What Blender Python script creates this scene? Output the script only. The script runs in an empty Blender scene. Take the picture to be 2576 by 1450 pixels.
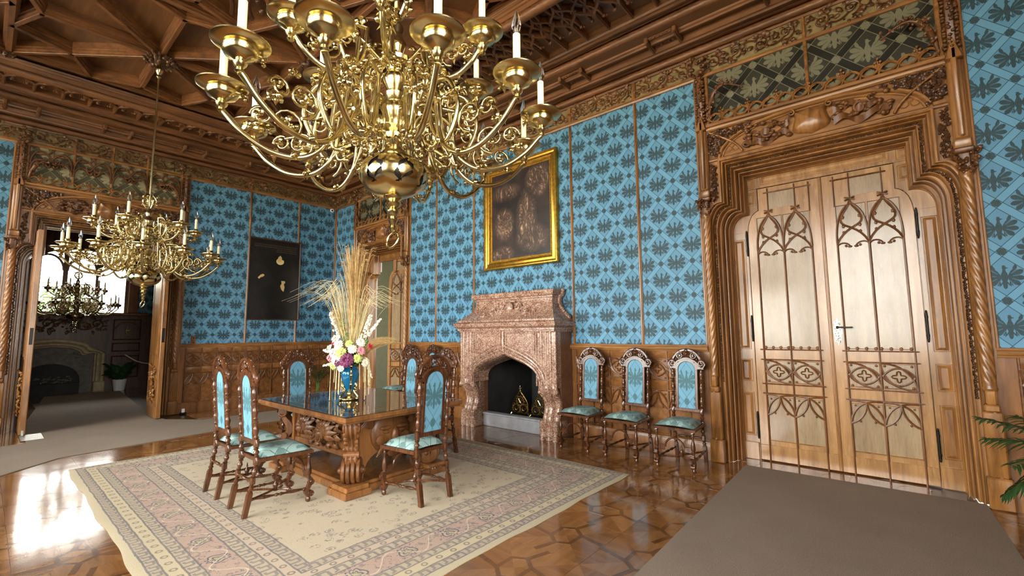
import bpy, bmesh, math, random
import numpy as np
from mathutils import Matrix, Vector
PI = math.pi
random.seed(7)
SC = bpy.context.scene
COL = SC.collection

# ---------------------------------------------------------------- camera
YAW, PIT, ROL = math.radians(49.432), math.radians(5.683), math.radians(-0.487)
fw = Vector((-math.cos(YAW) * math.cos(PIT), math.sin(YAW) * math.cos(PIT), math.sin(PIT)))
rt = fw.cross(Vector((0, 0, 1))).normalized()
up = rt.cross(fw)
r2 = rt * math.cos(ROL) + up * math.sin(ROL)
u2 = up * math.cos(ROL) - rt * math.sin(ROL)
cam = bpy.data.cameras.new('camera')
cam.sensor_fit = 'HORIZONTAL'
cam.sensor_width = 36.0
cam.lens = 36.0 * 1134.784 / 2576.0
cam.clip_start = 0.02
cam.clip_end = 300
camo = bpy.data.objects.new('camera', cam)
COL.objects.link(camo)
camo.matrix_world = Matrix(((r2.x, u2.x, -fw.x, 10.693), (r2.y, u2.y, -fw.y, -5.652), (r2.z, u2.z, -fw.z, 1.5), (0, 0, 0, 1)))
SC.camera = camo

# ---------------------------------------------------------------- world, lights, exposure
SC.view_settings.view_transform = 'Standard'
SC.view_settings.look = 'None'
SC.view_settings.gamma = 1.0
SC.view_settings.use_curve_mapping = False
SC.view_settings.exposure = 1.25
SC.cycles.use_denoising = True
SC.cycles.max_bounces = 9
SC.cycles.diffuse_bounces = 5
SC.cycles.glossy_bounces = 4
SC.cycles.sample_clamp_indirect = 6.0
w = bpy.data.worlds.new('sky')
SC.world = w
w.use_nodes = True
bg = w.node_tree.nodes['Background']
SKY = 12.0
bg.inputs[0].default_value = (1.0, 0.955, 0.89, 1)
bg.inputs[1].default_value = SKY


def portal_light(name, loc, direction, sx, sy):
    """sampling portal standing in a window opening: gives off nothing itself, it only guides the sky light"""
    l = bpy.data.lights.new(name, 'AREA')
    l.shape = 'RECTANGLE'
    l.size, l.size_y = sx, sy
    l.cycles.is_portal = True
    o = bpy.data.objects.new(name, l)
    COL.objects.link(o)
    o.location = loc
    o.rotation_euler = Vector(direction).to_track_quat('-Z', 'Y').to_euler()
    return o


ROOM_X, ROOM_Y, ROOM_Z = 12.12, -8.7, 5.42
WIN_F = [1.9, 4.68, 7.44, 10.22]     # window centres in the front wall, unseen; extra windows added to brighten the room
for x in WIN_F: portal_light('window_portal', (x, ROOM_Y - .42, 2.65), (0, 1, 0), 2.3, 3.4)
portal_light('window_portal', (ROOM_X + .42, -5.6, 2.65), (-1, 0, 0), 2.3, 3.4)
portal_light('window_portal', (-6.87, -3.98, 3.05), (1, 0, 0), 2.05, 1.8)
portal_light('window_portal', (5.22, 3.05, 2.6), (-1, 0, 0), 1.1, 3.2)


# carving too fine to pick apart piece by piece stays joined, one part per panel
STUFF = {'leafwork', 'frieze_carving', 'leaf_strip', 'carved_side_panel', 'spandrel_carving', 'ribbon_carving', 'branch_carving', 'pinnacle', 'column_capital', 'hood_carving', 'shell_carving', 'leaf_carving', 'lintel_carving',
         'bay_tracery', 'soffit_tracery', 'ceiling_boss', 'ceiling_carving', 'bead_moulding', 'carved_frieze', 'faded_inscription', 'pierced_crest', 'tracery_panel', 'tracery', 'arch_tracery', 'scroll_tracery', 'horned_mask', 'foliage'}


# ---------------------------------------------------------------- mesh builder
class MB:
    def __init__(s, T=None):
        s.V, s.F, s.M, s.n, s.T, s.mi = [], [], [], 0, T, 0

    def add(s, V, F):
        V = np.asarray(V, float)
        if s.T is not None:
            V = V @ s.T[:3, :3].T + s.T[:3, 3]
        s.V.append(V)
        n = s.n
        s.F.extend([tuple(i + n for i in f) for f in F])
        s.M.extend([s.mi] * len(F))
        s.n += len(V)

    def grid(s, P, cu=False, cv=False, skip=None):
        P = np.asarray(P, float)
        a, b = P.shape[:2]
        F = []
        for i in range(a if cu else a - 1):
            i2 = (i + 1) % a
            for j in range(b if cv else b - 1):
                if skip is not None and skip(i, j):
                    continue
                j2 = (j + 1) % b
                F.append((i * b + j, i2 * b + j, i2 * b + j2, i * b + j2))
        s.add(P.reshape(-1, 3), F)

    def box(s, x0, x1, y0, y1, z0, z1, b=0.0):
        if x0 > x1: x0, x1 = x1, x0
        if y0 > y1: y0, y1 = y1, y0
        if z0 > z1: z0, z1 = z1, z0
        if b <= 0:
            V = [(x, y, z) for x in (x0, x1) for y in (y0, y1) for z in (z0, z1)]
            s.add(V, [(0, 1, 3, 2), (4, 6, 7, 5), (0, 4, 5, 1), (2, 3, 7, 6), (0, 2, 6, 4), (1, 5, 7, 3)])
            return
        b = min(b, (x1 - x0) * .45, (y1 - y0) * .45, (z1 - z0) * .45)
        c = np.array([(x0 + x1) / 2, (y0 + y1) / 2, (z0 + z1) / 2])
        h = np.array([(x1 - x0) / 2, (y1 - y0) / 2, (z1 - z0) / 2])
        V, idx = [], {}
        for sx in (-1, 1):
            for sy in (-1, 1):
                for sz in (-1, 1):
                    sg = np.array([sx, sy, sz])
                    for k in range(3):
                        o = h - b
                        o = o.copy()
                        o[k] = h[k]
                        idx[(sx, sy, sz, k)] = len(V)
                        V.append(c + sg * o)
        F = []
        for k in range(3):
            a, d = (k + 1) % 3, (k + 2) % 3
            for sk in (-1, 1):
                q = []
                for sa, sd in ((-1, -1), (1, -1), (1, 1), (-1, 1)):
                    t = [0, 0, 0]; t[k] = sk; t[a] = sa; t[d] = sd
                    q.append(idx[(t[0], t[1], t[2], k)])
                F.append(tuple(q if sk > 0 else q[::-1]))
            for sa in (-1, 1):
                for sd in (-1, 1):
                    t0 = [0, 0, 0]; t0[a] = sa; t0[d] = sd
                    t1 = list(t0); t0[k] = -1; t1[k] = 1
                    F.append((idx[(*t0, a)], idx[(*t1, a)], idx[(*t1, d)], idx[(*t0, d)]))
        for sx in (-1, 1):
            for sy in (-1, 1):
                for sz in (-1, 1):
                    F.append(tuple(idx[(sx, sy, sz, k)] for k in range(3)))
        s.add(V, F)

    def tube(s, pts, r, n=6, closed=False, caps=True, sq=1.0):
        P = np.asarray(pts, float)
        m = len(P)
        R = np.broadcast_to(np.asarray(r, float), (m,))
        if closed:
            Tn = np.roll(P, -1, 0) - np.roll(P, 1, 0)
        else:
            Tn = np.gradient(P, axis=0)
        Tn /= np.linalg.norm(Tn, axis=1)[:, None] + 1e-12
        a = np.array([0, 0, 1.0]) if abs(Tn[0][2]) < .9 else np.array([1.0, 0, 0])
        N = np.cross(Tn[0], a); N /= np.linalg.norm(N)
        ang = np.arange(n) * 2 * PI / n
        rings = []
        for i in range(m):
            N = N - Tn[i] * (N @ Tn[i]); N /= np.linalg.norm(N) + 1e-12
            B = np.cross(Tn[i], N)
            rings.append(P[i] + R[i] * (np.cos(ang)[:, None] * N + sq * np.sin(ang)[:, None] * B))
        V = np.array(rings)
        F = []
        for i in range(m if closed else m - 1):
            i2 = (i + 1) % m
            for j in range(n):
                j2 = (j + 1) % n
                F.append((i * n + j, i * n + j2, i2 * n + j2, i2 * n + j))
        if caps and not closed:
            F.append(tuple(range(n))[::-1])
            F.append(tuple((m - 1) * n + j for j in range(n)))
        s.add(V.reshape(-1, 3), F)

    def lathe(s, prof, n=16, c=(0, 0, 0), axis='z', twist=None):
        """prof: list of (r, h). axis z|x|y"""
        pr = np.array(prof, float)
        ang = np.arange(n) * 2 * PI / n
        m = len(pr)
        R = np.repeat(pr[:, :1], n, 1)
        A = np.repeat(ang[None], m, 0)
        if twist:
            k, amp, lo, hi = twist[:4]
            nl = twist[4] if len(twist) > 4 else 2
            H = np.repeat(pr[:, 1:], n, 1)
            mask = (H >= lo) & (H <= hi)
            R = R * (1 + np.where(mask, amp * np.cos(nl * A - k * H), 0))
        X, Y, Z = R * np.cos(A), R * np.sin(A), np.repeat(pr[:, 1:], n, 1)
        if axis == 'x': X, Y, Z = Z, X, Y
        elif axis == 'y': X, Y, Z = Y, Z, X
        V = np.stack([X, Y, Z], -1) + np.array(c)
        F = []
        for i in range(m - 1):
            for j in range(n):
                j2 = (j + 1) % n
                F.append((i * n + j, i * n + j2, (i + 1) * n + j2, (i + 1) * n + j))
        F.append(tuple(range(n))[::-1]); F.append(tuple((m - 1) * n + j for j in range(n)))
        s.add(V.reshape(-1, 3), F)

    def prism(s, poly, w0, w1, b=0.0):
        """polygon in (u,v), extruded along third axis from w0 to w1 (w1 = visible face, optionally bevelled)"""
        p = np.array(poly, float)
        n = len(p)
        L = [np.c_[p, np.full(n, w0)]]
        if b > 0:
            e = np.roll(p, -1, 0) - p
            e /= np.linalg.norm(e, axis=1)[:, None] + 1e-12
            area = 0.5 * np.sum(p[:, 0] * np.roll(p[:, 1], -1) - np.roll(p[:, 0], -1) * p[:, 1])
            nn = np.c_[-e[:, 1], e[:, 0]] * (1 if area > 0 else -1)
            mm = nn + np.roll(nn, 1, 0)
            mm /= np.maximum(np.linalg.norm(mm, axis=1)[:, None], .5)
            L.append(np.c_[p, np.full(n, w1 - b * math.copysign(1, w1 - w0))])
            L.append(np.c_[p + mm * b, np.full(n, w1)])
        else:
            L.append(np.c_[p, np.full(n, w1)])
        F = [tuple(range(n))[::-1]]
        for k in range(len(L) - 1):
            for i in range(n):
                j = (i + 1) % n
                F.append((k * n + i, k * n + j, (k + 1) * n + j, (k + 1) * n + i))
        F.append(tuple((len(L) - 1) * n + i for i in range(n)))
        s.add(np.concatenate(L), F)

    def blob(s, c, r, n=6, m=4, R=None):
        r = np.broadcast_to(np.asarray(r, float), (3,))
        th = np.linspace(0, PI, m + 1)[1:-1]
        ph = np.arange(n) * 2 * PI / n
        V = [(0, 0, 1)] + [(math.sin(t) * math.cos(p), math.sin(t) * math.sin(p), math.cos(t)) for t in th for p in ph] + [(0, 0, -1)]
        V = np.array(V) * r
        if R is not None: V = V @ np.asarray(R).T
        V = V + np.array(c)
        F = [(0, 1 + j, 1 + (j + 1) % n) for j in range(n)]
        for i in range(m - 2):
            for j in range(n):
                a, b = 1 + i * n + j, 1 + i * n + (j + 1) % n
                F.append((a, a + n, b + n, b))
        e = len(V) - 1
        k = 1 + (m - 2) * n
        F += [(e, k + (j + 1) % n, k + j) for j in range(n)]
        s.add(V, F)

    def leaf(s, base, tip, wid, nrm, bulge=.25, n=5):
        """pointed leaf with a raised back from base to tip"""
        a, b, nz = (np.array(q, float) for q in (base, tip, nrm))
        d = b - a
        L = np.linalg.norm(d) + 1e-9
        sd = np.cross(d / L, nz); sd /= np.linalg.norm(sd) + 1e-9
        P = []
        for i in range(n):
            t = i / (n - 1)
            hw = wid * math.sin(PI * min(1, .12 + .88 * t)) ** .8 if t < 1 else 0
            cc = a + d * t + nz * L * bulge * math.sin(PI * t)
            P.append([cc - sd * hw, cc + nz * hw * .5, cc + sd * hw])
        s.grid(P)

    def build(s, name, mat, parent=None, smooth=35, **props):
        me = bpy.data.meshes.new(name)
        V = np.concatenate(s.V) if s.V else np.zeros((0, 3))
        me.from_pydata(V.tolist(), [], s.F)
        mats = mat if isinstance(mat, (list, tuple)) else [mat]
        for m in mats: me.materials.append(m)
        if len(mats) > 1:
            me.polygons.foreach_set('material_index', s.M)
        if smooth:
            me.polygons.foreach_set('use_smooth', [True] * len(me.polygons))
            me.set_sharp_from_angle(angle=math.radians(smooth))
        me.update()
        o = bpy.data.objects.new(name, me)
        COL.objects.link(o)
        if parent is not None: o.parent = parent
        for k, v in props.items(): o[k] = v
        if name in STUFF: o['kind'] = 'stuff'
        return o


def place(o, name, parent=None, M=None):
    """another object that shares o's mesh"""
    c = bpy.data.objects.new(name, o.data)
    COL.objects.link(c)
    if parent is not None: c.parent = parent
    if M is not None: c.matrix_local = M
    return c


def empty(name, loc=(0, 0, 0), rz=0.0, **props):
    o = bpy.data.objects.new(name, None)
    o.empty_display_size = .1
    COL.objects.link(o)
    o.location = loc
    o.rotation_euler = (0, 0, rz)
    for k, v in props.items(): o[k] = v
    return o


def copy_tree(o, parent=None):
    c = o.copy()
    COL.objects.link(c)
    if parent is not None: c.parent = parent
    for ch in list(o.children): copy_tree(ch, c)
    return c


def tf(cx, cy, cz, u, v, wv):
    T = np.eye(4)
    T[:3, 0], T[:3, 1], T[:3, 2], T[:3, 3] = u, v, wv, (cx, cy, cz)
    return T


def T_back(x=0, y=0): return tf(x, y, 0, (1, 0, 0), (0, 0, 1), (0, -1, 0))
def T_left(y=0, x=0): return tf(x, y, 0, (0, 1, 0), (0, 0, 1), (1, 0, 0))


def arc(cx, cy, r, a0, a1, n=12, ry=None):
    t = np.radians(np.linspace(a0, a1, n))
    return np.c_[cx + r * np.cos(t), cy + (ry or r) * np.sin(t)]


def bez(*P, n=10):
    P = np.array(P, float)
    t = np.linspace(0, 1, n)[:, None]
    if len(P) == 3: return (1 - t) ** 2 * P[0] + 2 * t * (1 - t) * P[1] + t ** 2 * P[2]
    return (1 - t) ** 3 * P[0] + 3 * t * (1 - t) ** 2 * P[1] + 3 * t * t * (1 - t) * P[2] + t ** 3 * P[3]


def cr(P, n=6):
    """smooth curve through points"""
    P = np.array(P, float)
    Q = np.vstack([2 * P[0] - P[1], P, 2 * P[-1] - P[-2]])
    out = []
    for i in range(1, len(Q) - 2):
        for t in np.linspace(0, 1, n, endpoint=False):
            a, b, c, d = Q[i - 1], Q[i], Q[i + 1], Q[i + 2]
            out.append(.5 * (2 * b + (c - a) * t + (2 * a - 5 * b + 4 * c - d) * t * t + (3 * b - a - 3 * c + d) * t ** 3))
    out.append(P[-1])
    return np.array(out)


def w3(p2, w): p2 = np.asarray(p2); return np.c_[p2, np.full(len(p2), w)]


def spiral(cx, cy, r0, r1, a0, turns, n=20):
    t = np.linspace(0, 1, n)
    a = a0 + turns * 2 * PI * t
    r = r0 + (r1 - r0) * t
    return np.c_[cx + r * np.cos(a), cy + r * np.sin(a)]

# ---------------------------------------------------------------- node materials
class E:
    """small wrapper so that shader maths reads like arithmetic"""
    nt = None

    def __init__(s, v): s.s = v

    @staticmethod
    def op(o, *a):
        n = E.nt.nodes.new('ShaderNodeMath'); n.operation = o
        for i, x in enumerate(a):
            if isinstance(x, E): E.nt.links.new(x.s, n.inputs[i])
            else: n.inputs[i].default_value = float(x)
        return E(n.outputs[0])

    def __add__(s, o): return E.op('ADD', s, o)
    __radd__ = __add__
    def __sub__(s, o): return E.op('SUBTRACT', s, o)
    def __rsub__(s, o): return E.op('SUBTRACT', o, s)
    def __mul__(s, o): return E.op('MULTIPLY', s, o)
    __rmul__ = __mul__
    def __truediv__(s, o): return E.op('DIVIDE', s, o)
    def __lt__(s, o): return E.op('LESS_THAN', s, o)
    def __gt__(s, o): return E.op('GREATER_THAN', s, o)


def eabs(a): return E.op('ABSOLUTE', a)
def emax(a, b): return E.op('MAXIMUM', a, b)
def emin(a, b): return E.op('MINIMUM', a, b)
def efrac(a): return E.op('FRACT', a)
def efloor(a): return E.op('FLOOR', a)
def esin(a): return E.op('SINE', a)
def ecos(a): return E.op('COSINE', a)
def esq(a): return E.op('SQRT', a)
def eat(y, x): return E.op('ARCTAN2', y, x)
def epow(a, b): return E.op('POWER', a, b)
def eclamp(a): return emin(emax(a, 0.0), 1.0)
def estep(a, lo, hi): return eclamp((a - lo) / (hi - lo))


def S(r, g, b):
    """sRGB 0-255 to linear"""
    return tuple(((c / 255) / 12.92 if c <= 10 else ((c / 255 + .055) / 1.055) ** 2.4) for c in (r, g, b)) + (1.0,)


def ecol(c):
    n = E.nt.nodes.new('ShaderNodeRGB'); n.outputs[0].default_value = c
    return E(n.outputs[0])


def emix(f, a, b):
    n = E.nt.nodes.new('ShaderNodeMix'); n.data_type = 'RGBA'
    for i, x in ((0, f), (6, a), (7, b)):
        if isinstance(x, E): E.nt.links.new(x.s, n.inputs[i])
        elif i == 0: n.inputs[0].default_value = x
        else: n.inputs[i].default_value = x
    return E(n.outputs[2])


def ecoord(kind='Object'):
    n = E.nt.nodes.new('ShaderNodeTexCoord')
    x = E.nt.nodes.new('ShaderNodeSeparateXYZ')
    E.nt.links.new(n.outputs[kind], x.inputs[0])
    return E(x.outputs[0]), E(x.outputs[1]), E(x.outputs[2])


def evec(x, y, z):
    n = E.nt.nodes.new('ShaderNodeCombineXYZ')
    for i, a in enumerate((x, y, z)):
        if isinstance(a, E): E.nt.links.new(a.s, n.inputs[i])
        else: n.inputs[i].default_value = a
    return E(n.outputs[0])


def enoise(v, scale, detail=3, rough=.55, dist=0.0):
    n = E.nt.nodes.new('ShaderNodeTexNoise')
    E.nt.links.new(v.s, n.inputs['Vector'])
    n.inputs['Scale'].default_value = scale; n.inputs['Detail'].default_value = detail
    n.inputs['Roughness'].default_value = rough; n.inputs['Distortion'].default_value = dist
    return E(n.outputs[0])


def evoro(v, scale, feat='F1', out=0, rnd=1.0):
    n = E.nt.nodes.new('ShaderNodeTexVoronoi'); n.feature = feat
    E.nt.links.new(v.s, n.inputs['Vector']); n.inputs['Scale'].default_value = scale
    n.inputs['Randomness'].default_value = rnd
    return E(n.outputs[out])


def eobjrand():
    n = E.nt.nodes.new('ShaderNodeObjectInfo')
    return E(n.outputs['Random'])


def eramp(f, stops):
    n = E.nt.nodes.new('ShaderNodeValToRGB')
    E.nt.links.new(f.s, n.inputs[0])
    el = n.color_ramp.elements
    while len(el) < len(stops): el.new(.5)
    for e, (p, c) in zip(el, stops): e.position = p; e.color = c
    return E(n.outputs[0])


MATS = {}


def material(name, fn):
    m = bpy.data.materials.new(name)
    m.use_nodes = True
    E.nt = m.node_tree
    b = m.node_tree.nodes['Principled BSDF']
    r = fn() or {}
    for k, v in r.items():
        if k == 'bump':
            h, st, ds = v
            n = E.nt.nodes.new('ShaderNodeBump')
            n.inputs['Strength'].default_value = st; n.inputs['Distance'].default_value = ds
            E.nt.links.new(h.s, n.inputs['Height']); E.nt.links.new(n.outputs[0], b.inputs['Normal'])
            continue
        i = b.inputs[k]
        if isinstance(v, E): E.nt.links.new(v.s, i)
        else: i.default_value = v
    MATS[name] = m
    return m


def wood(name, c_lo, c_hi, rough=.38, axis=2, scale=1.0, coat=0.0, var=.25, spec=.5):
    def f():
        x, y, z = ecoord()
        q = [x * 9.0, y * 9.0, z * 9.0]
        q[axis] = q[axis] * .12
        o = eobjrand() * 31.0
        v = evec(q[0] + o, q[1] + o * .7, q[2])
        g = enoise(v, 1.4 * scale, 5, .6, .6)
        g2 = enoise(v, 9.0 * scale, 2, .5)
        big = enoise(evec(x, y, z), 1.1, 2, .5)
        t = eclamp((g - .5) * 2.1 + .5 + (g2 - .5) * .35 + (big - .5) * .6 + (eobjrand() - .5) * var)
        return {'Base Color': emix(t, c_lo, c_hi), 'Roughness': eclamp(rough + (g2 - .5) * .15), 'Coat Weight': coat, 'Coat Roughness': .12,
                'Specular IOR Level': spec, 'bump': (g2, .08, .002)}
    return material(name, f)


W_FRAME = wood('honey walnut', S(88, 53, 24), S(172, 119, 64), .32, 2, coat=.15)
W_FRAME_H = wood('honey walnut crosswise', S(88, 53, 24), S(172, 119, 64), .32, 0, coat=.15)
W_FRAME_Y = wood('honey walnut lengthwise', S(88, 53, 24), S(172, 119, 64), .32, 1, coat=.15)
W_PALE = wood('pale polished walnut', S(122, 84, 48), S(180, 136, 88), .25, 2, coat=.3)
W_PANEL = wood('bleached walnut panel', S(126, 102, 74), S(164, 140, 108), .28, 2, coat=.3, var=.15)
W_WAINS = wood('warm oak panelling', S(92, 56, 27), S(150, 100, 54), .3, 2, coat=.2)
W_CEIL = wood('dark ceiling oak', S(76, 46, 24), S(134, 88, 52), .42, 0)
W_CEIL_Y = wood('dark ceiling oak lengthwise', S(76, 46, 24), S(134, 88, 52), .42, 1)
W_CPAN = wood('ceiling panel veneer', S(80, 50, 28), S(124, 84, 50), .5, 0, .7)
W_CARVE = wood('carved brown oak', S(66, 38, 18), S(128, 82, 44), .36, 2, 2.0)
W_CARVE_D = wood('dark carved oak', S(50, 30, 17), S(98, 64, 38), .32, 2, 2.0)
W_CHAIR = wood('dark turned beech', S(44, 24, 13), S(98, 58, 33), .26, 2, coat=.3)
W_TABLE = wood('table walnut', S(84, 50, 24), S(148, 98, 54), .3, 2, coat=.2)
W_TABLE_T = wood('table top veneer', S(66, 44, 30), S(108, 76, 50), .16, 0, coat=.0, spec=.3)
W_DARK = wood('black brown oak', S(48, 28, 16), S(98, 62, 36), .4, 2)


def plain(name, c, rough=.5, metal=0.0, nz=.12, ns=8.0, bump=.05, **kw):
    def f():
        x, y, z = ecoord()
        n = enoise(evec(x, y, z), ns, 4, .6)
        d = {'Base Color': emix(eclamp((n - .3) * 2.2), tuple(q * (1 - nz * 2) for q in c[:3]) + (1,), tuple(min(1, q * (1 + nz)) for q in c[:3]) + (1,)),
             'Roughness': rough, 'Metallic': metal, 'bump': (n, bump, .002)}
        d.update(kw)
        return d
    return material(name, f)


BRASS = plain('polished brass', S(208, 190, 140), .2, 1.0, .1, 14)
BRASS_D = plain('aged brass', S(150, 118, 62), .32, 1.0, .25, 30)
GILT = plain('gilded frame', S(206, 160, 66), .3, .85, .2, 25)
IRON = plain('black iron', S(36, 33, 31), .4, .6)
SILVER = plain('silvered plate', S(176, 172, 160), .35, .7, .3, 60, .4)
WAX = plain('ivory candle sleeve', S(236, 226, 182), .45, 0, .04)
WHITE = plain('white plastic', S(232, 232, 228), .35, 0, .02)
SOOT = plain('sooty firebrick', S(30, 29, 30), .7, 0, .3, 5)
STEEL = plain('grey firebox sheet', S(58, 60, 64), .45, .3, .2, 3)
CURB = plain('grey stone curb', S(176, 178, 184), .35, 0, .15, 7)
PLASTER = plain('pale green plaster', S(120, 122, 96), .8, 0, .06)
CREAM = plain('cream ground', S(142, 122, 78), .6, 0, .2, 20)
STONE = plain('buff sandstone', S(168, 150, 116), .6, 0, .15, 12)
STONE_D = plain('grey sandstone', S(104, 100, 96), .7, 0, .2, 9)
LEAFG = plain('dark green leaf', S(44, 78, 34), .45, 0, .3, 20)
LEAFL = plain('light green leaf', S(92, 128, 60), .5, 0, .3, 20)
STRAW = plain('dry grass', S(206, 170, 112), .7, 0, .25, 30)
STRAW_L = plain('pale dry grass', S(222, 206, 158), .7, 0, .2, 30)
PETW = plain('cream petals', S(238, 230, 208), .6, 0, .08, 20)
PETP = plain('pink petals', S(214, 140, 148), .6, 0, .15, 20)
PETV = plain('plum petals', S(116, 34, 84), .55, 0, .35, 40)
PETR = plain('red petals', S(186, 22, 58), .5, 0, .2, 30)
PETG = plain('lime petals', S(196, 208, 112), .6, 0, .15, 20)
CERAM = plain('blue glaze', S(10, 96, 140), .08, 0, .15, 6, 0, **{'Coat Weight': .6})
ROPE = plain('white rope', S(226, 222, 208), .7, 0, .1, 60)
COALS = plain('grey coals', S(120, 112, 108), .8, 0, .4, 30)
CLOTH_D = plain('dark jacket cloth', S(40, 38, 40), .85, 0, .2, 30)
CLOTH_O = plain('olive sleeve cloth', S(120, 108, 44), .85, 0, .2, 30)
SKIN = plain('skin', S(206, 158, 128), .5, 0, .05)
SHOE = plain('grey shoe leather', S(142, 132, 122), .6, 0, .15)
GROUND_BOUNCE = plain('pale bounce ground', S(206, 196, 174), .9, 0, .12, 3)  # made-up pale ground, throws sky light up onto the ceiling
GRAVEL = plain('lawn', S(96, 130, 60), .9, 0, .3, 2)


def f_glass():
    return {'Base Color': (1, 1, 1, 1), 'Roughness': .02, 'Transmission Weight': 1.0, 'IOR': 1.12}


GLASS = material('clear glass', f_glass)


def f_bulb():
    return {'Base Color': (1, 1, 1, 1), 'Roughness': .0, 'Transmission Weight': 1.0, 'IOR': 1.3}


BULB = material('clear bulb glass', f_bulb)


def f_pane():
    nt = E.nt
    t = nt.nodes.new('ShaderNodeBsdfTransparent'); t.inputs[0].default_value = (.95, .97, .97, 1)
    g = nt.nodes.new('ShaderNodeBsdfGlossy'); g.inputs['Roughness'].default_value = .02
    f = nt.nodes.new('ShaderNodeFresnel'); f.inputs[0].default_value = 1.45
    mx = nt.nodes.new('ShaderNodeMixShader')
    nt.links.new(f.outputs[0], mx.inputs[0]); nt.links.new(t.outputs[0], mx.inputs[1]); nt.links.new(g.outputs[0], mx.inputs[2])
    nt.links.new(mx.outputs[0], nt.nodes['Material Output'].inputs['Surface'])


PANE = material('window glass', f_pane)


def f_screen():
    x, y, z = ecoord()
    return {'Base Color': S(90, 140, 220), 'Emission Color': S(120, 170, 255), 'Emission Strength': 1.2, 'Roughness': .2}


SCREEN = material('lit phone screen', f_screen)


def eagle_cells(U, V, W=.40, H=.425):
    """damask: diamonds between double bands, a spread eagle in each"""
    p, q = U / W, V / H
    a, b = p + q, p - q
    fa = a - efloor(a + .5)
    fb = b - efloor(b + .5)
    X = fa + fb
    Y = fa - fb
    ax = eabs(X)
    aa, ab = eabs(fa), eabs(fb)
    band = emax(aa, ab) > .395
    line = emax(eabs(aa - .40) < .0085, eabs(ab - .40) < .0085)
    kx, ky = .5 - aa, .5 - ab
    knot = (esq(kx * kx + ky * ky) + esin(eat(ky, kx) * 4.0) * .012) < .108

    def ell(cx, cy, rx, ry, xx=X):
        d, e = (xx - cx) / rx, (Y - cy) / ry
        return (d * d + e * e) < 1.0
    body = emax(ell(0, -.03, .105, .24), ell(0, .18, .052, .15))
    head = emax(ell(.012, .33, .066, .068), ell(.075, .32, .055, .022))
    crown = ell(0, .405, .05, .03)
    dx, dy = ax - .07, Y + .03
    r, an = esq(dx * dx + dy * dy), eat(dy, dx)
    wing = (r < (.36 + eabs(ecos(an * 5.2 + .9)) * .16 + an * .03)) * (an < 1.08) * (an > -1.2)
    cut = ((ax - .165) * (ax - .165) + (Y - .30) * (Y - .30)) < .0085
    ty = (Y + .10) * -1.0
    r2 = esq(X * X + ty * ty)
    a2 = eat(X, ty)
    tail = (r2 < (.22 + eabs(ecos(a2 * 5.0)) * .20)) * (eabs(a2) < .52) * (ty > 0)
    leg = emax(ell(.15, -.30, .022, .085, ax), ell(.185, -.36, .05, .018, ax))
    bird = emax(emax(emax(body, head), emax(wing * (1.0 - cut), tail)), emax(leg, crown))
    feather = (eabs(esin(an * 5.2 + .9)) > .93) * (r > .17) * wing
    return band, line, knot, bird, feather


def damask(name, axes, off, ground, band_c, dark, line_c, rough=.55, W=.40, H=.425, sheen=.0, spec=.3):
    def f():
        c = ecoord()
        U, V = c[axes[0]] - off[0], c[axes[1]] - off[1]
        band, line, knot, bird, feather = eagle_cells(U, V, W, H)
        n = enoise(evec(*c), 2.2, 3, .6)
        weave = enoise(evec(c[0] * 6.0, c[1] * 6.0, c[2] * .6), 60, 2)
        g = emix(eclamp((n - .35) * 2.0), tuple(q * .93 for q in ground[:3]) + (1,), ground)
        col = emix(band, g, band_c)
        col = emix(line, col, line_c)
        dk = emix(feather, dark, emix(.5, dark, ground))
        dk = emix(eclamp((weave - .35) * 1.6), dk, emix(.3, dark, ground))
        col = emix(emax(knot, bird * (1.0 - band)), col, dk)
        return {'Base Color': col, 'Roughness': rough, 'Specular IOR Level': spec, 'bump': (weave, .04, .001)}
    return material(name, f)


BLUE = (S(90, 141, 172), S(99, 150, 180), S(44, 62, 64), S(40, 72, 84))
PAPER_B = damask('blue eagle damask back', (0, 2), (8.40, 3.86), *BLUE)
PAPER_L = damask('blue eagle damask left', (1, 2), (-1.40, 3.85), *BLUE)
LEATHER_B = damask('dark leather with pale eagles', (0, 2), (10.12, 4.33), S(54, 52, 40), S(34, 32, 25), S(118, 114, 92), S(120, 114, 90), .4, .52, .52)
LEATHER_L = damask('olive leather with pale eagles', (1, 2), (-4.33, 4.33), S(88, 84, 60), S(74, 69, 46), S(156, 150, 120), S(140, 134, 102), .5, .52, .52)
FABRIC = damask('chair back damask', (0, 2), (0, .93), S(100, 150, 176), S(100, 150, 176), S(62, 98, 104), S(70, 108, 116), .6, .36, .5)
FABRIC_S = damask('chair seat damask', (0, 1), (0, .02), S(140, 166, 164), S(140, 166, 164), S(92, 118, 116), S(74, 96, 94), .5, .36, .46)


def f_marble():
    x, y, z = ecoord()
    v = evec(x, y, z)
    n1 = enoise(v, 5.0, 6, .65, 1.2)
    sp = evoro(v, 95.0, 'F1', 1)
    n2 = enoise(v, 130.0, 3, .7)
    sx = E.nt.nodes.new('ShaderNodeSeparateColor'); E.nt.links.new(sp.s, sx.inputs[0])
    t = eclamp(E(sx.outputs[0]) * .62 + (n1 - .5) * .9 + (n2 - .5) * .8)
    return {'Base Color': eramp(t, [(0, S(104, 68, 54)), (.32, S(158, 118, 98)), (.58, S(190, 164, 144)), (1, S(216, 204, 188))]),
            'Roughness': .24, 'Coat Weight': .3, 'bump': (n2, .25, .003)}


MARBLE = material('speckled red marble', f_marble)


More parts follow.
